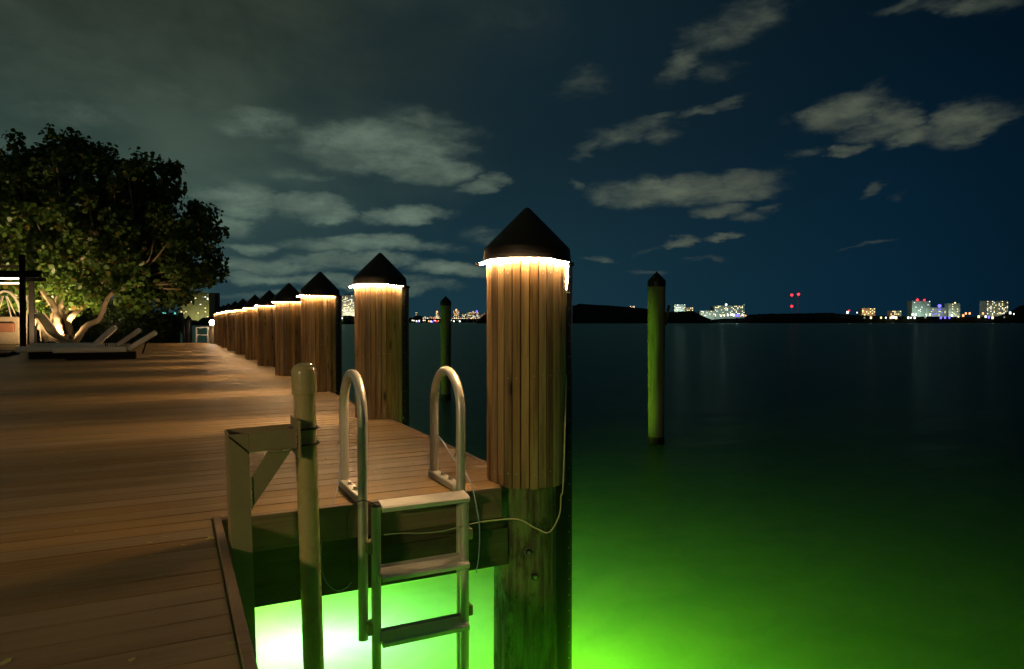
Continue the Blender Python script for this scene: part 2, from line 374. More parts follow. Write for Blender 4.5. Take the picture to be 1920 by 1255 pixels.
lamp('dock_floodlight', 'SPOT', (2.0, 11.6, -.35), 820, (.40, 1.0, .03), .05, 34, .6, (8.2, 10.6, 0.1))
lamp('dock_floodlight', 'SPOT', (2.0, 18.6, -.35), 130, (.25, 1.0, .04), .05, 40, .6, (7.0, 18.6, 0.1))

# ------------------------------------------------------------------ the dock
DE, DY, DEND = 1.815, 3.42, 33.2       # water side edge, near edge beside the ladder, far end
SX = .19                                # side edge of the walkway the camera stands on
BW, GAP = .1427, .009
dock = thing('dock', 'wide brown composite dock running away beside the row of lit pilings', 'dock')
def plank_mesh(name, x0, x1):
    b = BW-GAP; e = .011                  # grooved board: thin lips, undercut sides
    prof = [(0, 0), (b, 0), (b, -.0032), (b-e, -.0045), (b-e, -.018), (b, -.020), (b, -.025), (0, -.025), (0, -.020), (e, -.018), (e, -.0045), (0, -.0032)]
    return MB().prism([(x0, y_, z_) for y_, z_ in prof], (0, 0, 0), (x1-x0, 0, 0)).mesh(name, M['deck'])
long_me = plank_mesh('plank', -16.0, DE-.036); short_me = plank_mesh('plank', -16.0, SX-.036-.004)
k = -33
while DY + k*BW < DEND-BW:
    y = DY + k*BW + GAP
    o = link('plank', long_me if k >= 0 else short_me, dock, (0 if k < -6 or k > 5 else random.uniform(-.002, .002), y-(.038 if k < 0 else 0)*0, random.uniform(-.0008, .0008)))
    k += 1
# fascia boards and beams round the notch
def board(name, a, b, mat='fascia', bevel=.003):
    return MB().box(a, b).obj(name, M[mat], dock, bevel=bevel)
board('side_fascia', (SX-.034, -1.6, -.165), (SX, DY-.002, .012))
board('front_fascia', (SX+.002, DY-.034, -.165), (1.60, DY, .002))
board('water_side_fascia', (DE-.034, DY+.3, -.165), (DE, DEND, .002))
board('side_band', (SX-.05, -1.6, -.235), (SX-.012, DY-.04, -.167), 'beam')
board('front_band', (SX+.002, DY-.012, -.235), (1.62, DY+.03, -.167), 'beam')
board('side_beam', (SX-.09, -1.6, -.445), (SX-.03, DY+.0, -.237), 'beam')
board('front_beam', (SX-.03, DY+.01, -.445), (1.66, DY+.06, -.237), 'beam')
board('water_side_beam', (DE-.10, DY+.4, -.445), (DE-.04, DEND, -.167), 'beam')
fr_ = MB()  # solid slab instead of joists, put in to stop green light leaking up
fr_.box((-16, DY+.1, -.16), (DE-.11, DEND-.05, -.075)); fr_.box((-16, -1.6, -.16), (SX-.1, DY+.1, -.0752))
fr_.obj('light_stop_slab', M['beam'], dock)
# screws in the near planks
sc_ = MB()
for kk in range(-22, 14):
    y = DY+kk*BW
    for x in ((-.06, -.87) if kk < 0 else (-.87, .35, 1.55)):
        for dy in (.04, .105):
            sc_.lathe([(.0032, 0), (.0032, .0012)], 8, (x+random.uniform(-.008, .008), y+dy, 0.0005))
tag(sc_.obj('screw', M['old_steel'], dock), kind='stuff')
# bits of leaf litter lying on the planks
lt = MB()
spots = [(505,828),(560,807),(40,802),(115,870),(143,885),(285,935),(295,962),(237,1018),(400,1014),(385,1023),(303,1097),(1,0),(590,1020),(247,1240),(500,908),(640,760),(612,860),(718,905),(838,700)]
spots = [(418,783),(20,797),(68,855),(107,869),(85,880),(220,859),(142,997),(112,1018),(310,1007),(280,1018),(344,1022),(394,1010),(280,1043),(305,1079),(433,1206),(247,1238),(10,1243),(720,886),(612,861),(558,870),(496,929),(600,756),(585,745),(700,915),(640,930),(705,885),(775,870)]
for (px, py) in spots:
    c = on_z(px, py, .002); a = random.uniform(0, 6.28); s = random.uniform(.009, .018)
    vs = [(c.x+math.cos(a+q)*s*e, c.y+math.sin(a+q)*s*e*.6, .0015+abs(random.gauss(0, .003))) for q, e in ((0, 1.3), (1.2, .8), (2.5, 1), (3.3, 1.2), (4.4, .7), (5.3, .9))]
    lt.add(vs, [tuple(range(6))])
tag(lt.obj('fallen_leaves', plain('dry leaf litter', (.40, .36, .12, 1), .7, var=.6, scale=3)), 'small dry leaf scraps scattered over the dock planks', 'leaf litter', kind='stuff')

# ------------------------------------------------------------------ clad pilings with light rings
PILES = [(1.83,3.54),(1.765,6.47),(1.725,9.26),(1.77,12.16),(1.79,15.09),(1.79,17.71),(1.79,20.76),(1.76,23.42),(1.75,26.16),(1.75,28.89),(1.77,31.43)]
BR, CAPZ = .218, 1.243
def batten_mesh(z0):
    return MB().box((-.0223, -.009, z0), (.0223, .009, CAPZ+.02)).mesh('batten', M['batten'], bevel=.0014)
bat_on, bat_off = batten_mesh(-.012), batten_mesh(-.13)
core_me = MB().lathe([(.19, WZ-1.2), (.188, -1.0), (.186, -.4), (.185, .6), (.183, 1.22)], 36).mesh('pile_core', M['pile'], smooth=True)
# uneven surface of the round timber
for v in core_me.vertices:
    a = math.atan2(v.co.y, v.co.x); f = 1+.012*math.sin(3*a+v.co.z*2)+.008*math.sin(7*a+v.co.z*5)
    v.co.x *= f; v.co.y *= f
cap_me = MB().lathe([(.01, CAPZ+.03), (.2515, CAPZ+.028), (.252, CAPZ-.004), (.2555, CAPZ-.006), (.2545, CAPZ+.012), (.247, CAPZ+.075), (.236, CAPZ+.088), (.122, CAPZ+.205), (.016, CAPZ+.312), (.004, CAPZ+.318)], 40).mesh('cap', M['cap'], smooth=True, angle=28)
rope_pts = [(.2405*math.cos(a), .2405*math.sin(a), CAPZ+.000) for a in np.linspace(0, 2*math.pi, 41)]
rope_me = MB().tube(rope_pts, .006, 6, cap=False).mesh('rope_light', M['rope'], smooth=True)
SOFF = Vector((.122, .03, 0))
sleeve_me = MB().lathe([(.176, WZ-1.0), (.176, 1.225), (.186, 1.228), (.186, 1.246), (.16, 1.25)], 36, (SOFF.x, SOFF.y, 0)).mesh('black_sleeve', M['sleeve'], smooth=True)
nl = MB()
for i in range(26):
    z = 1.16-i*.092; a = R(-58)
    c = SOFF+Vector((math.cos(a)*.1765, math.sin(a)*.1765, z)); n = Vector((math.cos(a), math.sin(a), 0))
    nl.tube([c, c+n*.003], .0042, 7)
nail_me = nl.mesh('nail', M['steel'])
sl = MB()
for z in (.60, 1.17, .07):
    for ib in range(24):
        a = R(80)+ib*R(12.4); c = Vector((math.cos(a)*(BR+.008), math.sin(a)*(BR+.008), z+random.uniform(-.012, .012)))
        if ib % 5 == 3: continue
        n = Vector((math.cos(a), math.sin(a), 0)); sl.tube([c, c+n*.0025], .0036, 6)
bscrew_me = sl.mesh('screw', M['steel'])
stub_dir = -RT*.9-FW*.2
ord_ = ['nearest', 'second', 'third', 'fourth', 'fifth', 'sixth', 'seventh', 'eighth', 'ninth', 'tenth', 'eleventh and last']
for i, (x, y) in enumerate(PILES):
    lab = {0: 'tallest batten clad piling with glowing ring under its black cap beside the ladder', 1: 'batten clad lit piling between the two ladder hoops, second from the camera',
           2: 'batten clad lit piling just behind the tan pole top, third in the row'}.get(i, 'batten clad lit piling with black cap, %s in the row along the dock' % ord_[i])
    P = thing('clad_piling', lab, 'piling', (x, y, 0), 0, 'clad pilings with light rings along the dock edge')
    link('pile_core', core_me, P)
    nb = 24
    for b in range(nb):
        a = R(80)+b*R(12.4)                     # open towards the bay, where the black sleeve stands
        wx = x+math.cos(a)*BR
        me = bat_off if (i > 0 and wx > DE+.01) else bat_on
        o = link('batten', me, P, (math.cos(a)*BR, math.sin(a)*BR, random.uniform(-.004, .002)), a+math.pi/2)
        o.rotation_euler[0] = random.uniform(-.0015, .0015)
        o.scale = (random.uniform(.95, 1.0), random.uniform(.95, 1.12), 1)
    tag(link('screw', bscrew_me, P), kind='stuff')
    c = link('cap', cap_me, P, None, random.uniform(0, 6)); c.rotation_euler[0] = random.uniform(-.012, .012); c.rotation_euler[1] = random.uniform(-.012, .012)
    link('rope_light', rope_me, P)
    s = link('black_sleeve', sleeve_me, P); tag(link('nail', nail_me, s), kind='stuff')
    sp = lamp('added_rope_beam', 'SPOT', (x-.262, y, CAPZ-.012), 130 if i else 60, (1.0, .64, .31), .09 if i else .16, 132, .9, (x-1.5, y, 0))  # added spot on the dock side, throws extra ring light across the deck
    sp.scale = (.26, 1, 1)
    if i < 6:
        # glowing tail of the rope light at the side, then the lead that runs down to the deck
        q0 = Vector((.93, -.37, 0))*.240; q0.z = CAPZ-.01
        vis = Vector((x, y, 0)).normalized(); tr_ = Vector((vis.y, -vis.x, 0))
        q0 = tr_*.238 - vis*.02; q0.z = CAPZ-.01
        q1 = tr_*.226 - vis*.03; q1.z = CAPZ-.165
        MB().tube(spline([q0, (q0+q1)/2+tr_*.002, q1], 5), .003, 7).obj('rope_light_tail', M['rope'], P, smooth=True)
        MB().tube([q1+Vector((0, 0, .008)), q1-Vector((0, 0, .012))], .009, 8).obj('connector', M['white'], P)
        q2 = tr_*.227 - vis*.035; q2.z = .02 if i else .0
        pts = [q1, q1*.5+q2*.5+tr_*.004, q2]
        if i == 0:
            W_ = lambda px, py, d: at_depth(px, py, d)-Vector((x, y, 0))
            pts = [q1, q1*.5+q2*.5, W_(1056, 905, 3.80), W_(1052, 930, 3.80), W_(1049, 965, 3.80), W_(1030, 998, 3.77), W_(1005, 991, 3.74), W_(975, 975, 3.72), W_(945, 974, 3.70), W_(905, 979, 3.62)]
        else:
            e_ = q2+Vector((-.02, -.06, -.02)); pts.append(e_)
        MB().tube(spline(pts, 8), .0042, 6).obj('power_lead', M['cable'], P, smooth=True)
        st = stub_dir.normalized()
        q = st*.243; q.z = CAPZ-.008
        MB().tube([q, q+st*.03+Vector((0, 0, -.006))], .007, 7).obj('rope_light_end', M['rope'], P)
        MB().tube(spline([q+st*.028+Vector((0, 0, -.006)), q+st*.045+Vector((0, 0, -.012)), q+st*.055+Vector((0, 0, .0))], 4), .006, 7).obj('end_plug', M['black_steel'], P)
    if i == 0:
        for (px, py) in ((992, 1036), (1003, 1082)):
            r_ = ray(px, py); c_ = at_depth(px, py, 3.79); n_ = (Vector((c_.x, c_.y, 0))-Vector((x, y, 0))).normalized()
            base_ = Vector((0, 0, c_.z))+n_*.186
            wa = MB().tube([base_, base_+n_*.006], .026, 18).obj('washer', M['old_steel'], P, smooth=True)
            MB().tube([base_+n_*.0061, base_+n_*.008], .019, 18).obj('seal', M['black_steel'], wa)
            MB().tube([base_+n_*.004, base_+n_*.022], .012, 6).obj('bolt', M['steel'], wa)

# ------------------------------------------------------------------ swim ladder
lad = thing('swim_ladder', 'aluminium swim ladder with two tall hoops bolted to the dock edge', 'ladder')
def hoop(x, zlow):
    yb, yf, zt, r = DY+.355, DY-.055, .632, .0245
    rad = (yb-yf)/2; ym = (yb+yf)/2
    pts = [(x, yb, .012)]+[(x, yb, z) for z in (.2, .4, zt-rad)]
    pts += [(x, ym+rad*math.cos(a), zt-rad+rad*math.sin(a)) for a in np.linspace(0, math.pi, 17)[1:]]
    pts += [(x, yf, z) for z in (.3, .1, -.2, zlow)]
    h = MB().tube(pts, r, 18).obj('hoop', M['alu'], lad, smooth=True)
    pl_ = MB().box((x-.028, yf+.03, .002), (x+.028, yb+.03, .042)).obj('foot_plate', M['alu'], lad, bevel=.006, smooth=True)
    for yy in (ym-.05, ym+.07):
        b_ = MB().lathe([(.017, 0), (.017, .003)], 14, (x, yy, .0423)).lathe([(.010, 0), (.010, .012)], 6, (x, yy, .0455))
        b_.obj('bolt', M['steel'], pl_)
    return h
XL, XR = .833, 1.352
hoop(XL, -.67); hoop(XR, -1.0)
YI = DY-.115
for x in (XL+.05, XR-.005):
    MB().tube([(x, YI, -1.75), (x, YI, .0)], .0235, 18).obj('rail', M['alu'], lad, smooth=True)
    MB().lathe([(.0225, 0), (.024, .003), (.021, .009), (.012, .013)], 16, (x, YI, 0)).obj('rail_plug', M['black_steel'], lad)
def tread(z, i):
    x0, x1 = XL+.05+.019, XR-.005+.01
    prof = [(YI-.05, z-.026), (YI-.052, z-.006), (YI-.045, z+.002), (YI+.035, z+.016), (YI+.040, z+.010), (YI+.040, z-.004), (YI-.035, z-.018), (YI-.042, z-.026)]
    MB().prism([(x0, a, b) for a, b in prof], (0, 0, 0), (x1-x0, 0, 0)).obj('tread', M['alu_tread'], lad, smooth=True, angle=20)
    if i:
        MB().box((x0, YI+.041, z-.03), (x1, YI+.046, z+.03)).obj('tread_back', M['alu'], lad)
for i, z in enumerate((.005, -.335, -.655, -.975, -1.295)): tread(z, i)
for (x, z) in ((XL+.025, -.20), (XL+.025, -.60), (XR+.02, -.20), (XR+.02, -.60)):
    MB().box((x-.02, YI-.012, z-.028), (x+.02, YI+.06, z+.028)).obj('sliding_clip', M['bracket'], lad, bevel=.004)
def wire(name, pts, r, mat, label):
    o = MB().tube(spline(pts, 10), r, 6).obj(name, M[mat], smooth=True); return tag(o, label, 'cable')
A_ = at_depth
wire('lanyard', [A_(820,818,3.92), A_(829,826,3.85), A_(845,852,3.75), A_(859,872,3.70), A_(872,885,3.63), A_(885,912,3.55), A_(893,950,3.5), A_(899,990,3.48), A_(898,1040,3.46), A_(893,1074,3.45)], .0032, 'wire_blue',
     'pale blue lanyard hanging from the right hoop of the swim ladder')
wire('lanyard', [A_(639,833,3.66), A_(641,850,3.62), A_(638,890,3.55), A_(628,930,3.42), A_(616,965,3.36), A_(604,1010,3.33), A_(603,1060,3.33), A_(612,1092,3.33), A_(632,1108,3.33), A_(650,1102,3.34), A_(659,1092,3.35)], .0022, 'wire_blue',
     'thin grey lanyard looping below the dock from the left ladder hoop')
wire('tie_wire', [A_(662,1085,3.36), A_(657,1040,3.36), A_(651,1000,3.35), A_(652,965,3.33), A_(662,947,3.30), A_(678,939,3.28), A_(692,941,3.30), A_(704,947,3.32)], .0032, 'wire_black',
     'black wire arching over to the top of the ladder rail')
wire('slack_cable', [A_(930,975,3.66), A_(900,979,3.60), A_(870,986,3.54), A_(830,996,3.47), A_(790,1000,3.42), A_(752,1000,3.38), A_(720,1003,3.34)], .003, 'cable',
     'thin pale cable sagging along the fascia behind the ladder')

# ------------------------------------------------------------------ bracket and tan pole
LEAN = R(-1.5)
br = thing('pole_bracket', 'welded aluminium bracket with gusset holding the tan pole at the dock side', 'bracket', (SX+.012, 2.93, 0))
br.rotation_euler = (0, LEAN, 0)
CW, CD, T_ = .078, .17, .006      # column width (x), depth (y), wall
ZT, ZB, AH = .455, -.52, .078
c_ = MB()
c_.box((.0, 0, ZB), (CW, T_, ZT-AH*0.02))                  # face towards the camera
c_.box((0, T_+.0005, ZB), (T_, CD, ZT-.001))               # side against the fascia
c_.box((0, CD+.0005, ZB), (CW*.6, CD+T_, ZT-.001))
col_ = c_.obj('column', M['bracket'], br, bevel=.0015)
AL = .266                         # arm reaches this far in x
a_ = MB()
a_.box((CW+.0005, 0.0005, ZT-AH), (AL, T_, ZT))
a_.box((T_+.001, CD-.001-T_, ZT-AH), (AL, CD-.001, ZT-.0005))
a_.box((T_+.001, T_+.001, ZT-AH), (AL, CD-.002-T_, ZT-AH+T_))
a_.obj('arm', M['bracket'], br, bevel=.0015)
g_ = MB().prism([(CW+.001, 0, ZT-AH-.105), (CW+.001, 0, ZT-AH-.23), (AL-.02, 0, ZT-AH-.001), (CW+.07, 0, ZT-AH-.001)], (0, .001, 0), (0, .008, 0))
g_.obj('gusset', M['bracket'], br, bevel=.001)
def weld(p, q, r=.0045, n=22):
    mb = MB(); p, q = Vector(p), Vector(q)
    for i in range(n):
        c = p.lerp(q, (i+.5)/n); d = (q-p).normalized()*r*.75
        mb.tube([c-d, c, c+d], [r*.5, r, r*.5], 6)
    return mb
weld((CW+.004, -.003, ZT-AH-.10), (CW+.004, -.003, ZT-AH-.228)).obj('weld', M['weld'], br)
weld((CW+.075, -.003, ZT-AH-.006), (AL-.035, -.003, ZT-AH-.006)).obj('weld', M['weld'], br)
weld((.004, -.003, ZT-.008), (CW, -.003, ZT-AH-.004), .0035).obj('weld', M['black_steel'], br)
# end plate with u bolts
ep = MB().box((AL+.0005, -.028, ZT-AH-.045), (AL+.009, CD+.02, ZT+.035)).obj('end_plate', M['bracket'], br, bevel=.002)
weld((AL-.004, -.003, ZT-AH+.002), (AL-.004, -.003, ZT-.004), .0045, 16).obj('weld', M['weld'], br)
PXL = AL+.009+.0385; PYL = CD/2
for z in (ZT-.012, ZT-AH+.0):
    pts = [(AL-.012, PYL-.052, z)]+[(PXL+.052*math.sin(a), PYL-.052*math.cos(a), z) for a in np.linspace(0, math.pi, 15)]+[(AL-.012, PYL+.052, z)]
    ub = MB().tube(pts, .0048, 8).obj('u_bolt', M['black_steel'], br, smooth=True)
    for dy in (-.052, .052):
        MB().tube([(AL-.002, PYL+dy, z), (AL-.010, PYL+dy, z)], .010, 6).obj('nut', M['steel'], ub)
for z in (-.10, -.42):
    MB().tube([(-.002, .05, z), (-.0+.012, .05, z)], .009, 6).obj('fixing_bolt', M['steel'], br)
pole = thing('tan_pole', 'thick tan pole with a domed cap clamped to the bracket beside the ladder', 'pole', (SX+.012, 2.93, 0))
pole.rotation_euler = (0, LEAN*1.05, 0)
MB().lathe([(.0435, -2.4), (.0435, .62)], 32, (PXL, PYL, 0)).obj('shaft', M['pole'], pole, smooth=True)
MB().lathe([(.044, .585), (.0525, .588), (.0525, .678), (.050, .692), (.041, .706), (.024, .716), (.006, .719)], 32, (PXL, PYL, 0)).obj('domed_cap', M['pole'], pole, smooth=True, angle=50)

# ------------------------------------------------------------------ free standing mooring piles in the bay
def bay_pile(px, py, ptop, half, label, flap):
    b = on_z(px, py, WZ); d = b.dot(FW); r = half*d/FOC; top = at_depth(px, ptop, d).z
    o = thing('mooring_pile', label, 'pile', (b.x, b.y, WZ), 0, 'free standing piles out in the bay')
    H_ = top-WZ; ch = r*1.15
    mb = MB().lathe([(r*.93, -1.5), (r*.93, 0), (r*.95, H_*.3), (r*.99, H_*.7), (r, H_-ch-.02)], 28)
    me = mb.mesh('pile_shaft', M['pile_green'], smooth=True)
    for v in me.vertices:
        a = math.atan2(v.co.y, v.co.x); f = 1+.02*math.sin(2*a+v.co.z*1.3)+.012*math.sin(5*a+v.co.z*2.2)
        v.co.x *= f; v.co.y *= f
    link('shaft', me, o)
    MB().lathe([(r*.94, -.9), (r*.945, .10), (r*.94, .13)], 28, (0, 0, 0)).obj('tide_mark', M['weed'], o, smooth=True).scale = (1.025, 1.025, 1)
    MB().lathe([(r*1.05, H_-ch-.10), (r*1.07, H_-ch), (r*.9, H_-ch*.8), (r*.05, H_-.01), (.005, H_)], 24).obj('cone_cap', M['cap'], o, smooth=True, angle=25)
    if flap:
        q = Vector((math.cos(HEAD), -math.sin(HEAD), 0))
        MB().bar(q*(r+.00)+Vector((0, 0, H_-.95)), q*(r+.07)+Vector((0, 0, H_-.60)), .05, .02).obj('board_scrap', M['beam'], o)
M['pile_green'] = timber('weathered bay pile', (.09, .10, .045, 1), (.20, .21, .10, 1), (.26, .26, .14, 1), rough=.8, knots=False, green=.4)
M['weed'] = plain('black tide weed', (.008, .010, .006, 1), .6)
bay_pile(1230, 832, 509, 16, 'green lit free standing pile with pointed cap, to the right of the tallest piling', True)
bay_pile(836, 748, 555, 10, 'slim green lit pile standing farther out between the clad pilings', False)

# ------------------------------------------------------------------ far end of the dock
def at_y(px, y, z=0):
    r = ray(px, 604); s = y/r.y; return Vector((r.x*s, y, z))
e0 = at_y(379, 32.7)
lad2 = thing('end_ladder', 'small white ladder frame standing up at the far end of the dock', 'ladder', (e0.x, e0.y, 0), -R(10))
for s_ in (-1, 1):
    MB().tube([(s_*.23, 0, -.6), (s_*.23, 0, .68)], .045, 8).obj('rail', M['white'], lad2, smooth=True)
for z in (.66, .34): MB().box((-.23, -.05, z-.03), (.23, .05, z+.03)).obj('rung', M['white'], lad2, bevel=.01)
e1 = at_y(397.5, 31.9)
lp = thing('lamp_post', 'short white post with a bright glowing globe lamp at the far dock end', 'lamp post', (e1.x, e1.y, 0))
MB().lathe([(.10, 0), (.10, .68), (.115, .685), (.115, .75), (.03, .77)], 16).obj('post', M['white'], lp, smooth=True)
ME = MB().lathe([(.01, -.105)]+[(.105*math.cos(a), .105*math.sin(a)) for a in np.linspace(-1.3, 1.3, 9)]+[(.01, .105)], 16)
gb = ME.obj('globe', emit('globe lamp', (1, .86, .66, 1), 45), lp, smooth=True); gb.location = (0, 0, .88)
for (px, half, ptop, lab) in ((353.5, 6.2, 600, 'thick black pile stump beyond the far end of the dock'), (345, 3.2, 612, 'thin black pile stump at the left of the thick one')):
    b = at_y(px, 34.2); d = b.dot(FW); r = half*d/FOC
    o = thing('dark_pile', lab, 'pile', (b.x, b.y, WZ)); h = at_depth(px, ptop, d).z-WZ
    MB().lathe([(r, -1), (r, h-.15), (r*.95, h)], 16).obj('shaft', M['sleeve'], o, smooth=True)
    MB().lathe([(r*1.02, 0), (r*.6, .12), (.01, .22)], 12, (0, 0, h-.02)).obj('pointed_top', M['cap'], o)

# ------------------------------------------------------------------ garden ground behind the dock end, terrace
gnd = MB().box((-90, DEND+.02, WZ-2), (-.9, 75, -.06)).obj('ground', M['soil']); tag(gnd, kind='structure')
gnd2 = MB().box((-90, -40, WZ-2), (-16.02, DEND+.02, -.06)).obj('ground', M['soil']); tag(gnd2, kind='structure')

# ------------------------------------------------------------------ loungers
def lounger(hx, y, back, label, low=False):
    o = thing('sun_lounger', label, 'sun lounger', (hx, y, 0), 0, 'grey cushioned sun loungers on the dock')
    L_, Wd = 2.0, .66
    MB().box((-L_+.25, -Wd/2+.10, .002), (-.30, Wd/2-.10, .17)).obj('plinth', M['plinth'], o, bevel=.01)
    MB().box((-L_, -Wd/2, .172), (-.48, Wd/2, .30)).obj('mattress', M['cushion'], o, bevel=.04, seg=3, smooth=True)
    t_ = R(back); p0 = Vector((-.46, 0, .235)); p1 = p0+Vector((math.cos(t_), 0, math.sin(t_)))*.74
    bc = MB().bar(p0, p1, Wd, .13).obj('back_cushion', M['cushion'], o, bevel=.045, seg=3, smooth=True)
    for s_ in (-.25, .25): MB().bar(p0.lerp(p1, .6)+Vector((.03, s_, -.04)), (p0.x+.30, s_, .12), .025, .025).obj('back_strut', M['dark_frame'], o)
    return o
lounger(-.52, 19.4, 34, 'front grey sun lounger with its back cushion raised nearest the pilings')
lounger(-1.38, 20.3, 46, 'grey sun lounger behind the front one with a steeper raised back')
lounger(-.95, 22.4, 38, 'grey sun lounger at the rear whose back shows over the front lounger')
lounger(-1.55, 23.2, 46, 'rearmost grey sun lounger half hidden behind a steep lounger back')

# ------------------------------------------------------------------ pergola, hanging chairs, swing lounger
pg = thing('pergola', 'dark metal pergola with two glowing light strips at the left end of the dock', 'pergola')
pp = [at_y(43, 29.3), at_y(60, 31.8)]
tops = [at_depth(43, 478, pp[0].dot(FW)).z, at_depth(60, 528, pp[1].dot(FW)).z]
for b, tz, w_ in zip(pp, tops, (.17, .17)):
    MB().box((b.x-w_/2, b.y-w_/2, 0), (b.x+w_/2, b.y+w_/2, tz)).obj('post', M['dark_frame'], pg, bevel=.01)
b = pp[0]; d = b.dot(FW)
for (xa, xb, py0, py1, dd) in ((-260, 75, 508, 520, d-.12), (45, 84, 521, 528, d+.9)):
    p0, p1 = at_depth(xa, (py0+py1)/2, dd), at_depth(xb, (py0+py1)/2, dd)
    MB().bar(p0, p1, .16, (py1-py0)*dd/FOC).obj('beam', M['dark_frame'], pg)
M['strip'] = emit('light strip', (1, .80, .58, 1), 5)
for (xa, xb, py, dd) in ((-250, 37, 522.5, d+.2), (-240, 38, 531.5, d+.5)):
    MB().bar(at_depth(xa, py, dd), at_depth(xb, py, dd), .05, .05).obj('light_strip', M['strip'], pg)
MB().bar(at_depth(-250, 500, d+.1), at_depth(36, 500, d+2.5), .1, .1).obj('beam', M['dark_frame'], pg)

def hang_chair(cx, dd, label, w=62):
    o = thing('hanging_chair', label, 'hanging chair', (0, 0, 0), 0, 'white framed hanging chairs by the pergola')
    P_ = lambda px, py, k=0: at_depth(px, py, dd+k)
    arc = [P_(cx-w/2*math.cos(a)*(1 if a < 1.57 else 1), 604-58*math.sin(a), 0) for a in np.linspace(.0, math.pi, 15)]
    arc = [P_(cx-w/2, 640)]+arc+[P_(cx+w/2, 640)]
    MB().tube(arc, .05, 8).obj('frame_hoop', M['white'], o, smooth=True)
    for (x1, k) in ((-14, -.4), (-24, .3), (12, -.3), (22, .3)):
        MB().tube([P_(cx+x1*.2, 556, 0), P_(cx+x1, 594, k)], .022, 6).obj('rope', M['white'], o)
    a, b2 = P_(cx-27, 594, 0), P_(cx+27, 594, 0); z0 = P_(cx, 646, 0).z
    u = (b2-a).normalized(); n = Vector((-u.y, u.x, 0))
    MB().prism([a, b2, Vector((b2.x, b2.y, z0)), Vector((a.x, a.y, z0))], n*-.04, n*.04).obj('seat_shell', M['wicker'], o, bevel=.02)
    a2, b3 = P_(cx-22, 606, -.1), P_(cx+20, 606, -.1); z1 = P_(cx, 623, 0).z
    MB().prism([a2, b3, Vector((b3.x, b3.y, z1)), Vector((a2.x, a2.y, z1))], n*-.02-n*.1, n*.1-n*.1).obj('cushion', M['brown'], o, bevel=.02)
hang_chair(9, 27.2, 'cream hanging chair with white hoop frame left of the dark pergola post')
# curved swing lounger: white bent arm, ropes, dark striped sling
sw = thing('swing_lounger', 'swing lounger with a curved white arm and dark striped sling near the tree', 'swing lounger')
D2 = 27.6
MB().tube(spline([A_(49, 645, D2), A_(50, 600, D2), A_(53, 575, D2), A_(50, 556, D2), A_(58, 560, D2), A_(68, 585, D2), A_(82, 603, D2), A_(95, 625, D2), A_(104, 640, D2)], 6), .036, 8).obj('curved_arm', M['white'], sw, smooth=True)
MB().tube(spline([A_(56, 562, D2), A_(66, 580, D2), A_(70, 600, D2), A_(67, 630, D2), A_(68, 646, D2)], 6), .034, 8).obj('support_leg', M['white'], sw, smooth=True)
MB().tube(spline([A_(66, 590, D2), A_(74, 615, D2), A_(77, 640, D2)], 6), .022, 8).obj('support_leg', M['white'], sw, smooth=True)
slg = spline([A_(72, 590, D2-.1), A_(88, 610, D2-.1), A_(100, 628, D2-.1), A_(120, 640, D2-.1), A_(143, 647, D2-.1)], 8)
mb = MB()
for i in range(len(slg)-1):
    p, q = slg[i], slg[i+1]; mb.bar(p, p.lerp(q, .8), .7, .05+.0*i, up=(0, 0, 1))
mb.obj('sling', M['brown_sling'] if 'brown_sling' in M else plain('dark striped sling', (.10, .09, .06, 1), .8), sw)
for s_ in (-.34, .34):
    off = Vector((-FW.x*s_, -FW.y*s_, .04)); MB().tube([p+off for p in slg], .03, 6).obj('sling_edge', M['wicker'], sw, smooth=True)
for px in (86, 98, 112, 122, 132):
    MB().tube(spline([A_(px-6, 630, D2+.3), A_(px, 623+(px-86)*.1, D2+.3), A_(px+9, 640, D2+.3)], 5), .018, 5).obj('sling_rope', M['wicker'], sw, smooth=True)
# low platform under the swing seats with pale timber edging
q0, q1 = on_z(-40, 676, .0), on_z(60, 658, .0)
plf = thing('low_platform', 'low dark platform with pale timber edge in front of the hanging chair', 'platform')
yp = 19.6
mbp = MB().box((-16, 21.6, .002), (-3.85, 23.4, .10)); mbp.obj('platform_base', M['dark_frame'], plf)
MB().box((-16, 21.5, .102), (-3.8, 21.9, .13)).obj('edge_board', M['deck'], plf, bevel=.005)
MB().box((-16, 23.1, .102), (-3.6, 23.45, .13)).obj('edge_board', M['deck'], plf, bevel=.005)

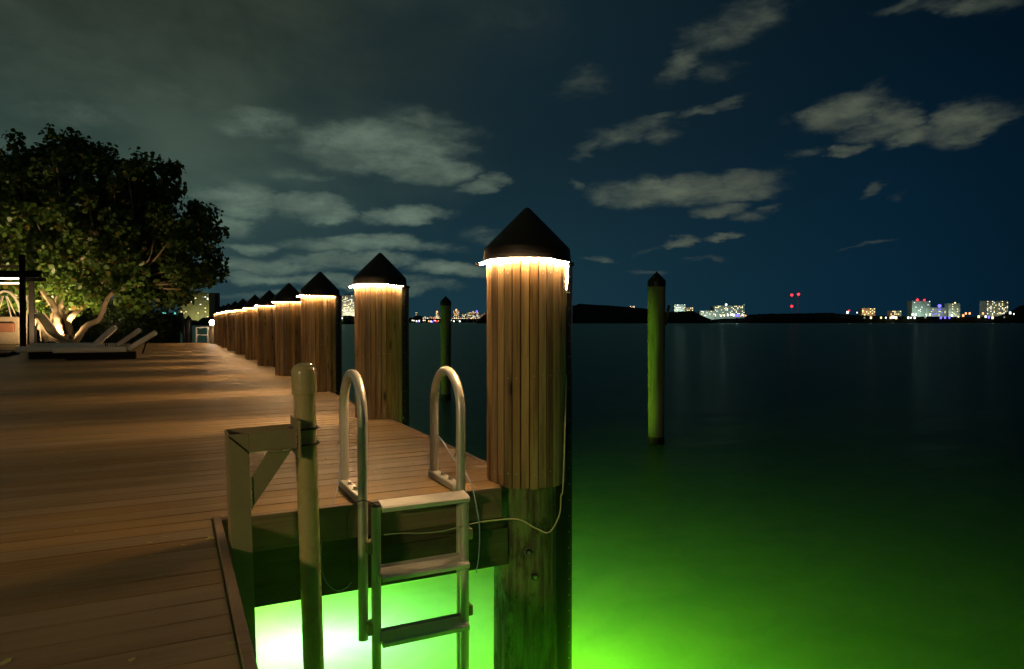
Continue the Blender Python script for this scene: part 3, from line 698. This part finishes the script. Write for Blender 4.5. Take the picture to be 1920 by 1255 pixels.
# ------------------------------------------------------------------ sea grape tree
TD = 30.6
def leaf_cloud(centres, radii, per, size, seed):
    g = np.random.default_rng(seed); n = len(centres)*per
    idx = np.repeat(np.arange(len(centres)), per)
    d = g.normal(size=(n, 3)); d /= np.linalg.norm(d, axis=1)[:, None]
    c = centres[idx] + d*(radii[idx]*g.random(n)**.45)[:, None]
    nrm = g.normal(size=(n, 3)) + d*.7 + np.array([0, 0, .35]); nrm /= np.linalg.norm(nrm, axis=1)[:, None]
    a = np.cross(nrm, g.normal(size=(n, 3))); a /= np.linalg.norm(a, axis=1)[:, None]; b = np.cross(nrm, a)
    s = size*(.6+.75*g.random(n))
    ang = np.array([0, 1.0, 2.2, 3.3, 4.3, 5.3]); rad = np.array([1.05, .92, .95, .8, .95, .92])
    V = c[:, None, :] + s[:, None, None]*(np.cos(ang)[None, :, None]*a[:, None, :] + np.sin(ang)[None, :, None]*b[:, None, :])*rad[None, :, None]
    V[:, 0] += nrm*s[:, None]*.25; V[:, 3] += nrm*s[:, None]*.2
    V = V.reshape(-1, 3)
    me = bpy.data.meshes.new('leaves'); me.vertices.add(len(V)); me.vertices.foreach_set('co', V.ravel().astype(np.float32))
    me.loops.add(n*6); me.loops.foreach_set('vertex_index', np.arange(n*6, dtype=np.int32))
    me.polygons.add(n); me.polygons.foreach_set('loop_start', np.arange(0, n*6, 6, dtype=np.int32))
    me.polygons.foreach_set('loop_total', np.full(n, 6, dtype=np.int32))
    me.update(calc_edges=True); me.validate(); return me
def crown_centres(blobs, n, seed, shell=.55):
    g = np.random.default_rng(seed); out = []
    vol = np.array([b[3]*b[4]*b[5] for b in blobs]); vol = vol/vol.sum()
    for k in range(n):
        bx, by, bd, rx, rz, rd = blobs[g.choice(len(blobs), p=vol)]
        d = g.normal(size=3); d /= np.linalg.norm(d); r = 1-(1-shell)*g.random()**1.5 if g.random() < .8 else g.random()
        c = at_depth(bx, by, bd)
        p = np.array(c)+np.array(RT)*d[0]*rx*r+np.array(FW)*d[1]*rd*r+np.array([0, 0, 1])*d[2]*rz*r
        out.append(p)
    return np.array(out)
tb = at_depth(112, 645, TD); tb.z = 0
tree = thing('sea_grape_tree', 'broad sea grape tree lit from below beside the loungers', 'tree', (tb.x, tb.y, -.05))
blobs = [(100, 432, TD, 5.1, 4.05, 3.8), (288, 465, TD, 2.9, 2.5, 2.8), (325, 415, TD, 1.6, 1.35, 1.5), (-90, 450, TD, 5.2, 3.9, 3.5), (262, 540, TD, 2.3, 1.0, 2.0), (205, 512, TD-2.6, 2.6, 1.1, .9), (240, 340, TD, 2.3, 1.5, 2.2), (60, 480, TD-2.8, 3.2, 1.5, .8), (340, 500, TD-.5, 1.5, 1.3, 1.5), (30, 530, TD+1.5, 3.6, 1.6, 2.5)]
cen = crown_centres(blobs, 1200, 3, .5)
cen = cen[cen[:, 2] > 1.5]
me = leaf_cloud(cen, rng.uniform(.32, .70, len(cen)), 84, .094, 5); me.materials.append(M['leaf'])
o = link('crown', me, tree); o.location = -tree.location
def limb(pts, r0, r1, name='limb'):
    P_ = [at_depth(px, py, TD+dd) for px, py, dd in pts]; P_ = spline(P_, 5); n = len(P_)
    rr = [r0+(r1-r0)*(i/(n-1))**.8 for i in range(n)]
    rr = [r*(1+.1*math.sin(i*1.9)) for i, r in enumerate(rr)]
    o = MB().tube(P_, rr, 9).obj(name, M['bark'], tree, smooth=True, angle=80); o.location = -tree.location
limb([(116,648,-1.6),(112,620,-1.6),(108,600,-1.6),(101,575,-1.5),(88,556,-1.3),(80,543,-1.2),(85,525,-1.1),(95,508,-1),(90,480,-.8),(80,440,-.5)], .17, .07, 'trunk')
limb([(113,648,-1.4),(108,630,-1.4),(107,608,-1.4),(112,585,-1.4),(117,560,-1.2),(113,535,-1),(104,505,-.6),(98,470,-.3)], .16, .08, 'trunk')
limb([(104,640,-.9),(100,612,-.9),(106,580,-1),(112,555,-1),(122,530,-.8),(130,500,-.4),(125,450,0)], .20, .08, 'trunk')
limb([(136,648,-.7),(132,625,-.8),(128,605,-1),(138,590,-1.2),(160,570,-.6),(185,545,-.4),(192,530,-.3),(230,495,0),(268,470,0)], .17, .05, 'trunk')
limb([(128,604,-1),(122,592,-.9),(128,575,-.8),(135,560,-.6),(150,530,-.4),(160,500,0)], .15, .07)
limb([(138,650,-1.2),(152,625,-1.4),(165,610,-1.5),(185,600,-1.6),(192,585,-1.6),(198,568,-1.7),(208,553,-1.7),(235,530,-1.5)], .15, .08, 'trunk')
limb([(92,640,-.2),(70,600,-.4),(58,560,-.6),(50,520,-.8),(38,480,-1),(25,440,-1)], .17, .07, 'trunk')
limb([(50,520,-.8),(44,497,-.9),(30,480,-1),(14,470,-1)], .10, .05)
limb([(30,560,-.5),(24,525,-.6),(35,495,-.8),(50,470,-.9),(52,440,-.8)], .12, .06)
limb([(122,530,-.8),(140,505,-1.2),(165,462,-1.6),(178,450,-1.8)], .10, .04)
limb([(112,535,-.8),(135,500,-2),(160,480,-2.2)], .09, .04)
limb([(192,530,-1.4),(225,500,-1.6),(262,475,-2.0),(275,465,-2)], .09, .04)
st_ = [at_depth(112, 500, TD-.5), at_depth(160, 500, TD), at_depth(235, 530, TD-1), at_depth(40, 480, TD-.8), at_depth(95, 470, TD)]
bmb = MB()
for i in range(0, len(cen), 7):
    c = Vector(cen[i]); s0 = min(st_, key=lambda q: (q-c).length); mid = s0.lerp(c, .55)+Vector((random.uniform(-.4, .4), random.uniform(-.4, .4), -.3))
    bmb.tube(spline([s0, mid, c], 4), [.055-.045*k/8 for k in range(9)], 5, cap=False)
o = bmb.obj('branches', M['bark'], tree, smooth=True); o.location = -tree.location; tag(o, kind='stuff')
WARM = (1.0, .70, .36)
u0 = at_depth(106, 640, TD-2.1); u0.z = .08
lamp('garden_uplight', 'SPOT', u0, 950, WARM, .06, 120, .8, u0+Vector((0, 0, 1))*3+FW*1.8-RT*.6)
u1 = at_depth(18, 640, TD-1.5); u1.z = .1
lamp('garden_uplight', 'SPOT', u1, 1500, WARM, .06, 120, .6, u1+Vector((0, 0, 1))*3+FW*.8)
u2 = at_depth(225, 640, TD-5.2); u2.z = .1
lamp('garden_uplight', 'SPOT', u2, 420, WARM, .06, 95, .9, at_depth(190, 440, TD-1))
u3 = at_depth(58, 640, TD-5.6); u3.z = .1
lamp('garden_uplight', 'SPOT', u3, 1300, WARM, .06, 90, .9, at_depth(20, 440, TD-1))
for uu in (u0, u1, u2, u3):
    g = thing('uplight', {id(u0): 'small ground uplight at the foot of the pale trunks', id(u1): 'small ground uplight below the tree behind the pergola', id(u2): 'small ground uplight behind the rearmost loungers', id(u3): 'small ground uplight beside the curved swing lounger'}[id(uu)], 'garden light', (uu.x, uu.y, 0))
    MB().lathe([(.07, 0), (.07, .03), (.05, .035)], 14).obj('housing', M['black_steel'], g)
# dark hedge
hb = [(222, 612, TD+1.6, 1.8, 1.0, .8), (285, 614, TD+1.8, 1.3, .95, .8), (170, 618, TD+2.2, 1.6, .9, .8), (316, 622, TD+1.8, .45, .9, .6)]
hc = crown_centres(hb, 330, 9, .3)
hc = hc[hc[:, 2] > .05]
me = leaf_cloud(hc, rng.uniform(.25, .5, len(hc)), 70, .06, 8); me.materials.append(M['hedge'])
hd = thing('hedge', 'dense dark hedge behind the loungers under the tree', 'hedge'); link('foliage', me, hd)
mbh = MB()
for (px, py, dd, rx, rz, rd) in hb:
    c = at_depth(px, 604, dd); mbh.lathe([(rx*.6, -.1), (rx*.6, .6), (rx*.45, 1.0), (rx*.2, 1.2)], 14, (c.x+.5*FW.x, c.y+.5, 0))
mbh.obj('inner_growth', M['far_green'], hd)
me = leaf_cloud(crown_centres([(-30, 606, TD+3, 6, 1.1, .8), (90, 606, TD+3.4, 2.2, 1.0, .8)], 150, 19, .3), rng.uniform(.3, .5, 150), 60, .07, 18); me.materials.append(M['hedge'])
hd = thing('hedge', 'low shrub hedge behind the tree trunks at the left', 'hedge'); link('foliage', me, hd)

# ------------------------------------------------------------------ far shores and skyline
def shore(name, x0, x1, dist, profile, label_kind, seed, thick=120):
    """a wooded shore: a body whose top follows the tree line"""
    g = np.random.default_rng(seed); n = max(24, int((x1-x0)/2.2)); mb = MB(); vs = []
    xs = np.linspace(x0, x1, n)
    px = [p[0] for p in profile]; py = [p[1] for p in profile]
    for i, x in enumerate(xs):
        top = np.interp(x, px, py)-abs(g.normal(0, .55))*min(1, (608-np.interp(x, px, py))/10)
        a = at_depth(x, top, dist); f = at_depth(x, 604, dist); bk = at_depth(x, 604, dist+thick)
        vs += [(f.x, f.y, WZ-.5), (f.x, f.y, WZ+(a.z-WZ)*.55), (a.x+(bk.x-f.x)*.08, a.y+(bk.y-f.y)*.08, max(a.z, WZ+.2)),
               (a.x+(bk.x-f.x)*.6, a.y+(bk.y-f.y)*.6, max(a.z*.95, WZ+.2)), (bk.x, bk.y, WZ-.5)]
    m = 5; fs = [(i*m+k, (i+1)*m+k, (i+1)*m+k+1, i*m+k+1) for i in range(n-1) for k in range(m-1)]
    fs += [(0, 1, 2, 3, 4), tuple((n-1)*m+k for k in (4, 3, 2, 1, 0))]
    o = mb.add(vs, fs).obj(name, M['far_green']); tag(o, kind=label_kind); return o
shore('island_treeline', 1020, 1340, 1100, [(1020,592),(1040,580),(1075,574),(1085,570),(1140,573),(1190,577),(1220,580),(1250,586),(1280,584),(1300,584),(1320,594),(1340,603)], 'stuff', 1)
shore('island_treeline', 1300, 1925, 1300, [(1300,602),(1320,600),(1395,597),(1405,591),(1430,589),(1500,588),(1560,587),(1585,590),(1620,592),(1700,594),(1800,595),(1870,594),(1895,584),(1910,575),(1930,570)], 'stuff', 2)
shore('island_treeline', 893, 1030, 1000, [(893,603),(903,594),(915,588),(940,584),(1030,584)], 'stuff', 3)
shore('island_treeline', 745, 895, 2100, [(745,598),(775,596),(785,592),(800,596),(895,599)], 'stuff', 4)
shore('island_treeline', 630, 748, 640, [(630,594),(655,592),(670,595),(748,598)], 'stuff', 5, 60)
shore('island_treeline', 290, 430, 420, [(290,600),(330,602),(345,598),(372,602),(378,597),(396,594),(430,598)], 'stuff', 6, 40)

LIT = {'warm': emit('warm window light', (1, .72, .36, 1), 3.0), 'white': emit('white window light', (.95, 1, .88, 1), 2.6), 'gold': emit('yellow window light', (1, .86, .35, 1), 2.4),
       'blue': emit('blue light', (.16, .12, 1, 1), 2.6), 'red': emit('red beacon light', (1, .02, .03, 1), 5.0), 'teal': emit('teal light', (.2, 1, .8, 1), 1.6), 'orange': emit('orange light', (1, .38, .14, 1), 2.6),
       'dim': emit('dim window light', (.55, .65, .42, 1), .45), 'dimteal': emit('dim teal window light', (.35, .6, .52, 1), .35)}
WALLS = {'olive': plain('olive lit wall', (.36, .36, .20, 1), .9, 0, .1, .02), 'grey': plain('grey concrete wall', (.34, .38, .33, 1), .9, 0, .1, .02), 'tan': plain('tan wall', (.42, .30, .18, 1), .9, 0, .1, .02), 'dark': plain('dark concrete wall', (.12, .14, .11, 1), .9, 0, .1, .02)}
win_me = {}
def win(kind):
    if kind not in win_me: win_me[kind] = MB().box((-.5, -.08, -.5), (.5, .0, .5)).mesh('window', LIT[kind])
    return win_me[kind]
def tower(px0, px1, ptop, dist, wall, label, rows, cols, lit, kinds, name='apartment_tower', flood=None, fcol=(1, .9, .55), roof=True, pbase=602, seed=0, wsz=(.55, .5), balconies=False, beacons=()):
    g = random.Random(seed+int(px0)); a = at_depth(px0, 604, dist); b = at_depth(px1, 604, dist); c = (a+b)/2
    W_ = (b-a).length; H_ = at_depth((px0+px1)/2, ptop, dist).z-WZ; dep = W_*.5
    o = thing(name, label, 'building' if name != 'house' else 'house', (c.x, c.y, WZ), -HEAD)
    MB().box((-W_/2, 0, -2), (W_/2, dep, H_)).obj('wall', WALLS[wall], o)
    if roof: MB().box((-W_*.28, dep*.2, H_+.01), (W_*.12, dep*.7, H_+W_*.07)).obj('roof_house', WALLS['dark'], o)
    z0 = at_depth(px0, pbase, dist).z-WZ; ch = (H_-z0)/rows; cw = W_/cols
    if balconies:
        for i in range(0, cols+1, 2):
            MB().box((-W_/2+i*cw-cw*.12, -cw*.25, 0), (-W_/2+i*cw+cw*.12, -.02, H_-.3)).obj('pier', WALLS[wall], o)
        for r in range(1, rows):
            MB().box((-W_/2, -cw*.18, z0+r*ch-ch*.06), (W_/2, -.03, z0+r*ch+ch*.06)).obj('balcony_slab', WALLS[wall], o)
    for r in range(rows):
        for q in range(cols):
            if g.random() < lit:
                kd = g.choice(kinds)
                w_ = link('window', win(kd), o, (-W_/2+(q+.5)*cw, -.04, z0+(r+.5)*ch)); w_.scale = (cw*wsz[0], 1, ch*wsz[1])
    for (bx, kd, s) in beacons:
        q = MB().lathe([(.02, -.5), (.4, -.3), (.5, 0), (.4, .3), (.02, .5)], 10).obj('beacon', LIT[kd], o, smooth=True)
        q.location = (-W_/2+bx*W_, -.5, H_+s*.5); q.scale = (s, s, s)
    if flood:
        for fx in (.25, .75):
            lo = at_depth(px0+(px1-px0)*fx, 604, dist-W_*.55); lo.z = WZ+z0+1
            lamp('facade_floodlight', 'POINT', lo, flood, fcol, .5)
    return o
K1 = ['warm', 'gold', 'dim', 'dim', 'white']
# left shore: tall block behind the tree, its dark neighbour, the low block under the tree
tower(338, 392, 549, 700, 'olive', 'tall olive lit apartment block seen beside the tree crown', 22, 12, .10, ['warm', 'gold', 'white', 'dim'], flood=5500, fcol=(1, .95, .45), balconies=True, pbase=600, seed=2)
tower(392, 409, 549.5, 720, 'dark', 'dark slab tower attached right of the tall olive apartment block', 20, 4, .0, K1, roof=False, seed=1)
tower(296, 335, 586, 330, 'tan', 'low dim apartment house between the tree and the black stumps', 8, 8, .13, ['warm', 'orange', 'white', 'dim'], pbase=640, seed=5, flood=300, fcol=(1, .9, .7), roof=False)
for (x0_, x1_, yy, kd) in ((300, 312, 588, 'teal'), (322, 329, 588, 'teal')):
    q = MB().bar(at_depth(x0_, yy, 325), at_depth(x1_, yy, 325), .4, .7).obj('light_strip', LIT[kd]); tag(q, 'glowing teal light strip on the low house %s' % ('below the tree' if x0_ == 300 else 'nearest the stumps'), 'light strip', 'teal light strips on the low house')
# block seen between the second and third pilings
tower(641, 667, 554, 900, 'grey', 'tower block with many lit windows between the second and third pilings', 18, 9, .42, ['warm', 'gold', 'dim', 'white'], flood=9000, fcol=(1, .85, .6), pbase=594, seed=3)
gt = thing('lit_shrubbery', 'bright green floodlit shrubs on the shore below the tower block', 'shrubs')
me = leaf_cloud(crown_centres([(650, 600, 330, 4.6, 1.6, 2.0), (643, 597, 330, 1.6, 1.6, 1.0)], 40, 33, .2), rng.uniform(.5, .9, 40), 40, .22, 34); me.materials.append(M['leaf']); link('foliage', me, gt)
ll = at_depth(641.5, 597, 326); lamp('shore_light', 'POINT', ll, 9000, (.8, 1, .6), .3)
q = MB().lathe([(.02, -.4), (.4, 0), (.02, .4)], 10, tuple(ll)).obj('shore_lamp', LIT['white']); tag(q, 'white shore lamp beside the floodlit green shrubs', 'lamp')

# skyline behind the slim pile
city = [(779, 783, 586, 'tan', .5), (795, 803, 594, 'grey', .7), (805, 812, 594, 'tan', .7), (813, 824, 594, 'grey', .8), (817, 822, 586.5, 'tan', .6), (850, 861, 583, 'tan', .7), (866, 874, 588, 'grey', .6), (875, 884, 586, 'grey', .7), (884, 890, 583.5, 'tan', .7), (891, 897, 586, 'tan', .7), (897, 903, 592, 'grey', .4), (903, 911, 588, 'grey', .3)]
nm = ['lone narrow block at the left end', 'low block near the left end', 'low tan block left of the slim pile', 'long low block left of the slim pile', 'narrow orange lit tower beside the slim pile', 'stepped orange lit tower right of the slim pile', 'grey block', 'wide grey block', 'tallest tan block', 'tan block with a blue light', 'low grey block', 'dim block at the right end']
for i, (x0_, x1_, yt, wl, lt_) in enumerate(city):
    tower(x0_, x1_, yt, 2300, wl, 'small distant %s of the bright city skyline' % nm[i], max(3, int((602-yt)/1.7)), max(2, int((x1_-x0_)/1.8)), lt_, ['warm', 'gold', 'dim', 'orange', 'white', 'dimteal'], roof=False, pbase=598, seed=i*7,
          beacons=((.5, 'blue', 7.0),) if i == 9 else (((.5, 'orange', 6),) if i in (4, 5) else ()))
brg = thing('road_bridge', 'long low bridge with a line of pale lamps before the city skyline', 'bridge')
B0, B1 = at_depth(792, 597.5, 2000), at_depth(893, 598.5, 2000)
MB().bar(B0, B1, 12, 1.6).obj('bridge_deck', WALLS['grey'], brg)
for k_ in range(9):
    p_ = B0.lerp(B1, (k_+.5)/9); MB().bar(p_, Vector((p_.x, p_.y, WZ-1)), 3, 3).obj('pier', WALLS['grey'], brg)
for k_ in range(26):
    p_ = B0.lerp(B1, (k_+.5)/26)+Vector((0, 0, random.uniform(.8, 2))); q = link('lamp', win(random.choice(['warm', 'white', 'orange', 'dim'])), brg, p_, -HEAD); q.scale = (random.uniform(2, 5), 1, 1.2)
# boats and quay lights low on the water
ORD = ['leftmost', 'second', 'third', 'fourth', 'fifth', 'sixth', 'seventh', 'eighth', 'ninth']
CN = {'warm': 'warm', 'white': 'white', 'gold': 'golden', 'blue': 'blue', 'red': 'red', 'teal': 'teal', 'orange': 'orange', 'dim': 'dim greenish', 'dimteal': 'dim teal'}
def shore_lights(lst, dist, regions, group):
    seen = {}
    for (px, py, kd, s) in sorted(lst):
        reg = next(r for lim, r in regions if px < lim); seen.setdefault((kd, reg), []).append((px, py, kd, s))
    for (kd, reg), mem in seen.items():
        for i, (px, py, kd, s) in enumerate(mem):
            p_ = at_depth(px, py, dist); q = link('shore_light', win(kd), None, p_, -HEAD); q.scale = (s*.8, s*.5, s*.95)
            pre = ('small %s light' % CN[kd]) if len(mem) == 1 else ('%s %s light from the left' % (ORD[i], CN[kd]) if i else 'leftmost %s light' % CN[kd])
            tag(q, pre+' '+reg, 'light', group)
shore_lights([(773,601,'warm',3),(776,601.5,'white',3),(781,602.5,'white',4),(785,603,'blue',4),(786,602,'white',4),(794,601,'white',3),(797,601,'warm',2.5),(804,602.5,'orange',4),(808,603,'white',4),(811,603.5,'blue',4.5),(814,601,'red',3),(816,601.5,'white',3),(819,603,'red',3),(822,602,'orange',2.5),(846,601,'white',2.5),(851,602.5,'white',4),(862,602.5,'white',4.5),(857,601,'dim',2.5),(894,603,'orange',3)],
             1850, [(788, 'at the left end of the city quay'), (800, 'under the low blocks'), (830, 'on the quay left of the slim pile'), (999, 'below the bridge right of the slim pile')], 'quay lights before the city skyline')

# houses on the island
tower(1181, 1190, 574, 1500, 'grey', 'tiny lit rooftop block peeping over the island trees', 3, 4, .8, ['white', 'warm', 'orange'], pbase=579, roof=False)
tower(1264, 1285, 571, 1500, 'grey', 'pale block above the island trees right of the green pile', 7, 8, .45, ['dim', 'dimteal', 'white', 'warm'], pbase=583, flood=9000, fcol=(.8, 1, .9), roof=False)
tower(1287, 1300, 577, 1500, 'tan', 'low yellow lit block adjoining the pale block above the island', 3, 4, .8, ['gold', 'warm', 'dim'], pbase=583, roof=False)
tower(1312, 1342, 583, 1600, 'grey', 'long low wing left of the bright waterfront block', 4, 12, .6, ['dim', 'white', 'dim', 'dimteal', 'warm'], pbase=593, flood=9000, fcol=(.8, 1, .85), roof=False)
tower(1340, 1396, 573.5, 1600, 'grey', 'bright wide waterfront block with many lit windows', 9, 20, .5, ['dim', 'dimteal', 'white', 'gold', 'warm', 'dimteal'], pbase=594, flood=16000, fcol=(.75, 1, .95), beacons=((.38, 'white', 5), (.98, 'dimteal', 4)), roof=False)
shore_lights([(1352,592.5,'white',3.5),(1358,592,'warm',3),(1365,591,'white',4),(1372,590,'white',4.5),(1376,591,'white',4.5),(1381,592,'blue',4.5),(1385,592,'blue',4.5),(1392,591,'white',3),(1398,592,'orange',2.5)], 1280, [(1370, 'below the left half of the wide waterfront block'), (9999, 'below the right half of the wide waterfront block')], 'lights at the foot of the waterfront block')
# radio masts
for (px, ptop, lab, reds) in ((1484, 553, 'left radio mast with a red light at its tip and another halfway', (553.5, 574.5)), (1496.5, 551, 'taller right radio mast with a single red light at its tip', (552,))):
    dd = 1700; b_ = at_depth(px, 604, dd); o = thing('radio_mast', lab, 'radio mast', (b_.x, b_.y, WZ), 0, 'radio masts behind the island')
    h = at_depth(px, ptop, dd).z-WZ; mb = MB()
    for k_ in range(3):
        a = k_*2.094; mb.bar((math.cos(a)*.9, math.sin(a)*.9, 0), (math.cos(a)*.5, math.sin(a)*.5, h), .3, .3)
    for k_ in range(18):
        a, a2 = k_*2.094, (k_+1)*2.094; z_ = h*k_/18; mb.bar((math.cos(a)*.8, math.sin(a)*.8, z_), (math.cos(a2)*.8, math.sin(a2)*.8, z_+h/18), .22, .22)
    mb.obj('lattice', plain('pale mast steel', (.6, .6, .6, 1), .5), o)
    for ry in reds:
        q = MB().lathe([(.03, -3), (2.2, -2.1), (3.1, 0), (2.2, 2.1), (.03, 3)], 14, (0, -.5, at_depth(px, ry, dd).z-WZ)).obj('beacon', LIT['red'], o, smooth=True)
# right hand city
tower(1616, 1641, 578, 1900, 'tan', 'low tan floodlit block at the left of the right hand skyline', 5, 7, .4, ['warm', 'dim', 'gold'], flood=14000, fcol=(1, .7, .4), pbase=592, roof=False)
tower(1669, 1690, 583, 1900, 'tan', 'low pale villa with bright orange terrace lights', 4, 6, .5, ['warm', 'gold', 'dim'], pbase=593, roof=False)
tower(1710, 1744, 564.5, 1900, 'grey', 'tall grey tower with two red beacons on its roof', 13, 12, .35, ['dimteal', 'dim', 'dimteal', 'white'], flood=26000, fcol=(.7, 1, .85), pbase=592, beacons=((.28, 'red', 6), (.66, 'red', 5)), roof=False)
tower(1745, 1776, 577, 1850, 'grey', 'lower block with a violet light on its roof beside the tall tower', 7, 11, .5, ['dim', 'dimteal', 'blue', 'gold', 'dimteal'], flood=12000, fcol=(.8, .9, 1), pbase=592, beacons=((.52, 'blue', 9),), roof=False)
tower(1778, 1800, 569.5, 1900, 'grey', 'grey block standing right of the violet lit one', 10, 7, .45, ['dim', 'dimteal', 'gold', 'dim'], flood=12000, fcol=(.9, 1, .8), pbase=592, beacons=((.55, 'gold', 4),), roof=False)
tower(1850, 1890, 564.5, 1800, 'grey', 'broad block full of golden windows near the right hill', 12, 13, .55, ['gold', 'dim', 'warm', 'dim', 'white'], flood=9000, fcol=(1, .95, .7), pbase=592, roof=False)
g = random.Random(4); lst = []
for (px, py, kd, s) in [(1592,583,'red',3),(1589,586,'white',4.5),(1607,586.5,'white',2.5),(1621,596,'dim',3),(1633,596,'warm',4),(1652,596,'gold',3.5),(1661,596,'white',3),(1670,596,'warm',4),(1675,595,'white',5),(1680,596,'warm',5),(1672,594,'orange',4),(1703,596,'white',4),(1708,596,'white',3),(1715,596,'white',4),(1711,590,'white',4),(1717,590,'white',4),(1735,595,'dim',4),(1744,590,'warm',3.5),(1764,596,'blue',4.5),(1772,596,'blue',4),(1780,596,'blue',3.5),(1785,592,'white',4),(1797,594,'gold',3),(1806,592,'orange',4.5),(1811,588,'orange',4),(1818,588,'orange',4),(1835,594,'gold',4.5),(1843,588,'orange',4),(1848,594,'white',4),(1854,595,'blue',4.5),(1861,596,'warm',4.5),(1872,590,'dim',3),(1894,587,'white',4.5),(1901,589,'white',2.5),(1883,595,'dim',3)]:
    lst.append((px, py, kd, s))
shore_lights(lst, 1290, [(1612, 'left of the low tan floodlit block'), (1645, 'below the low tan floodlit block'), (1700, 'at the pale villa'), (1740, 'below the tall red beaconed tower'), (1777, 'below the violet lit block'), (1803, 'under the middle grey block'), (1850, 'in the gap before the golden windowed block'), (9999, 'at the golden windowed block')], 'waterfront lights under the right hand skyline')
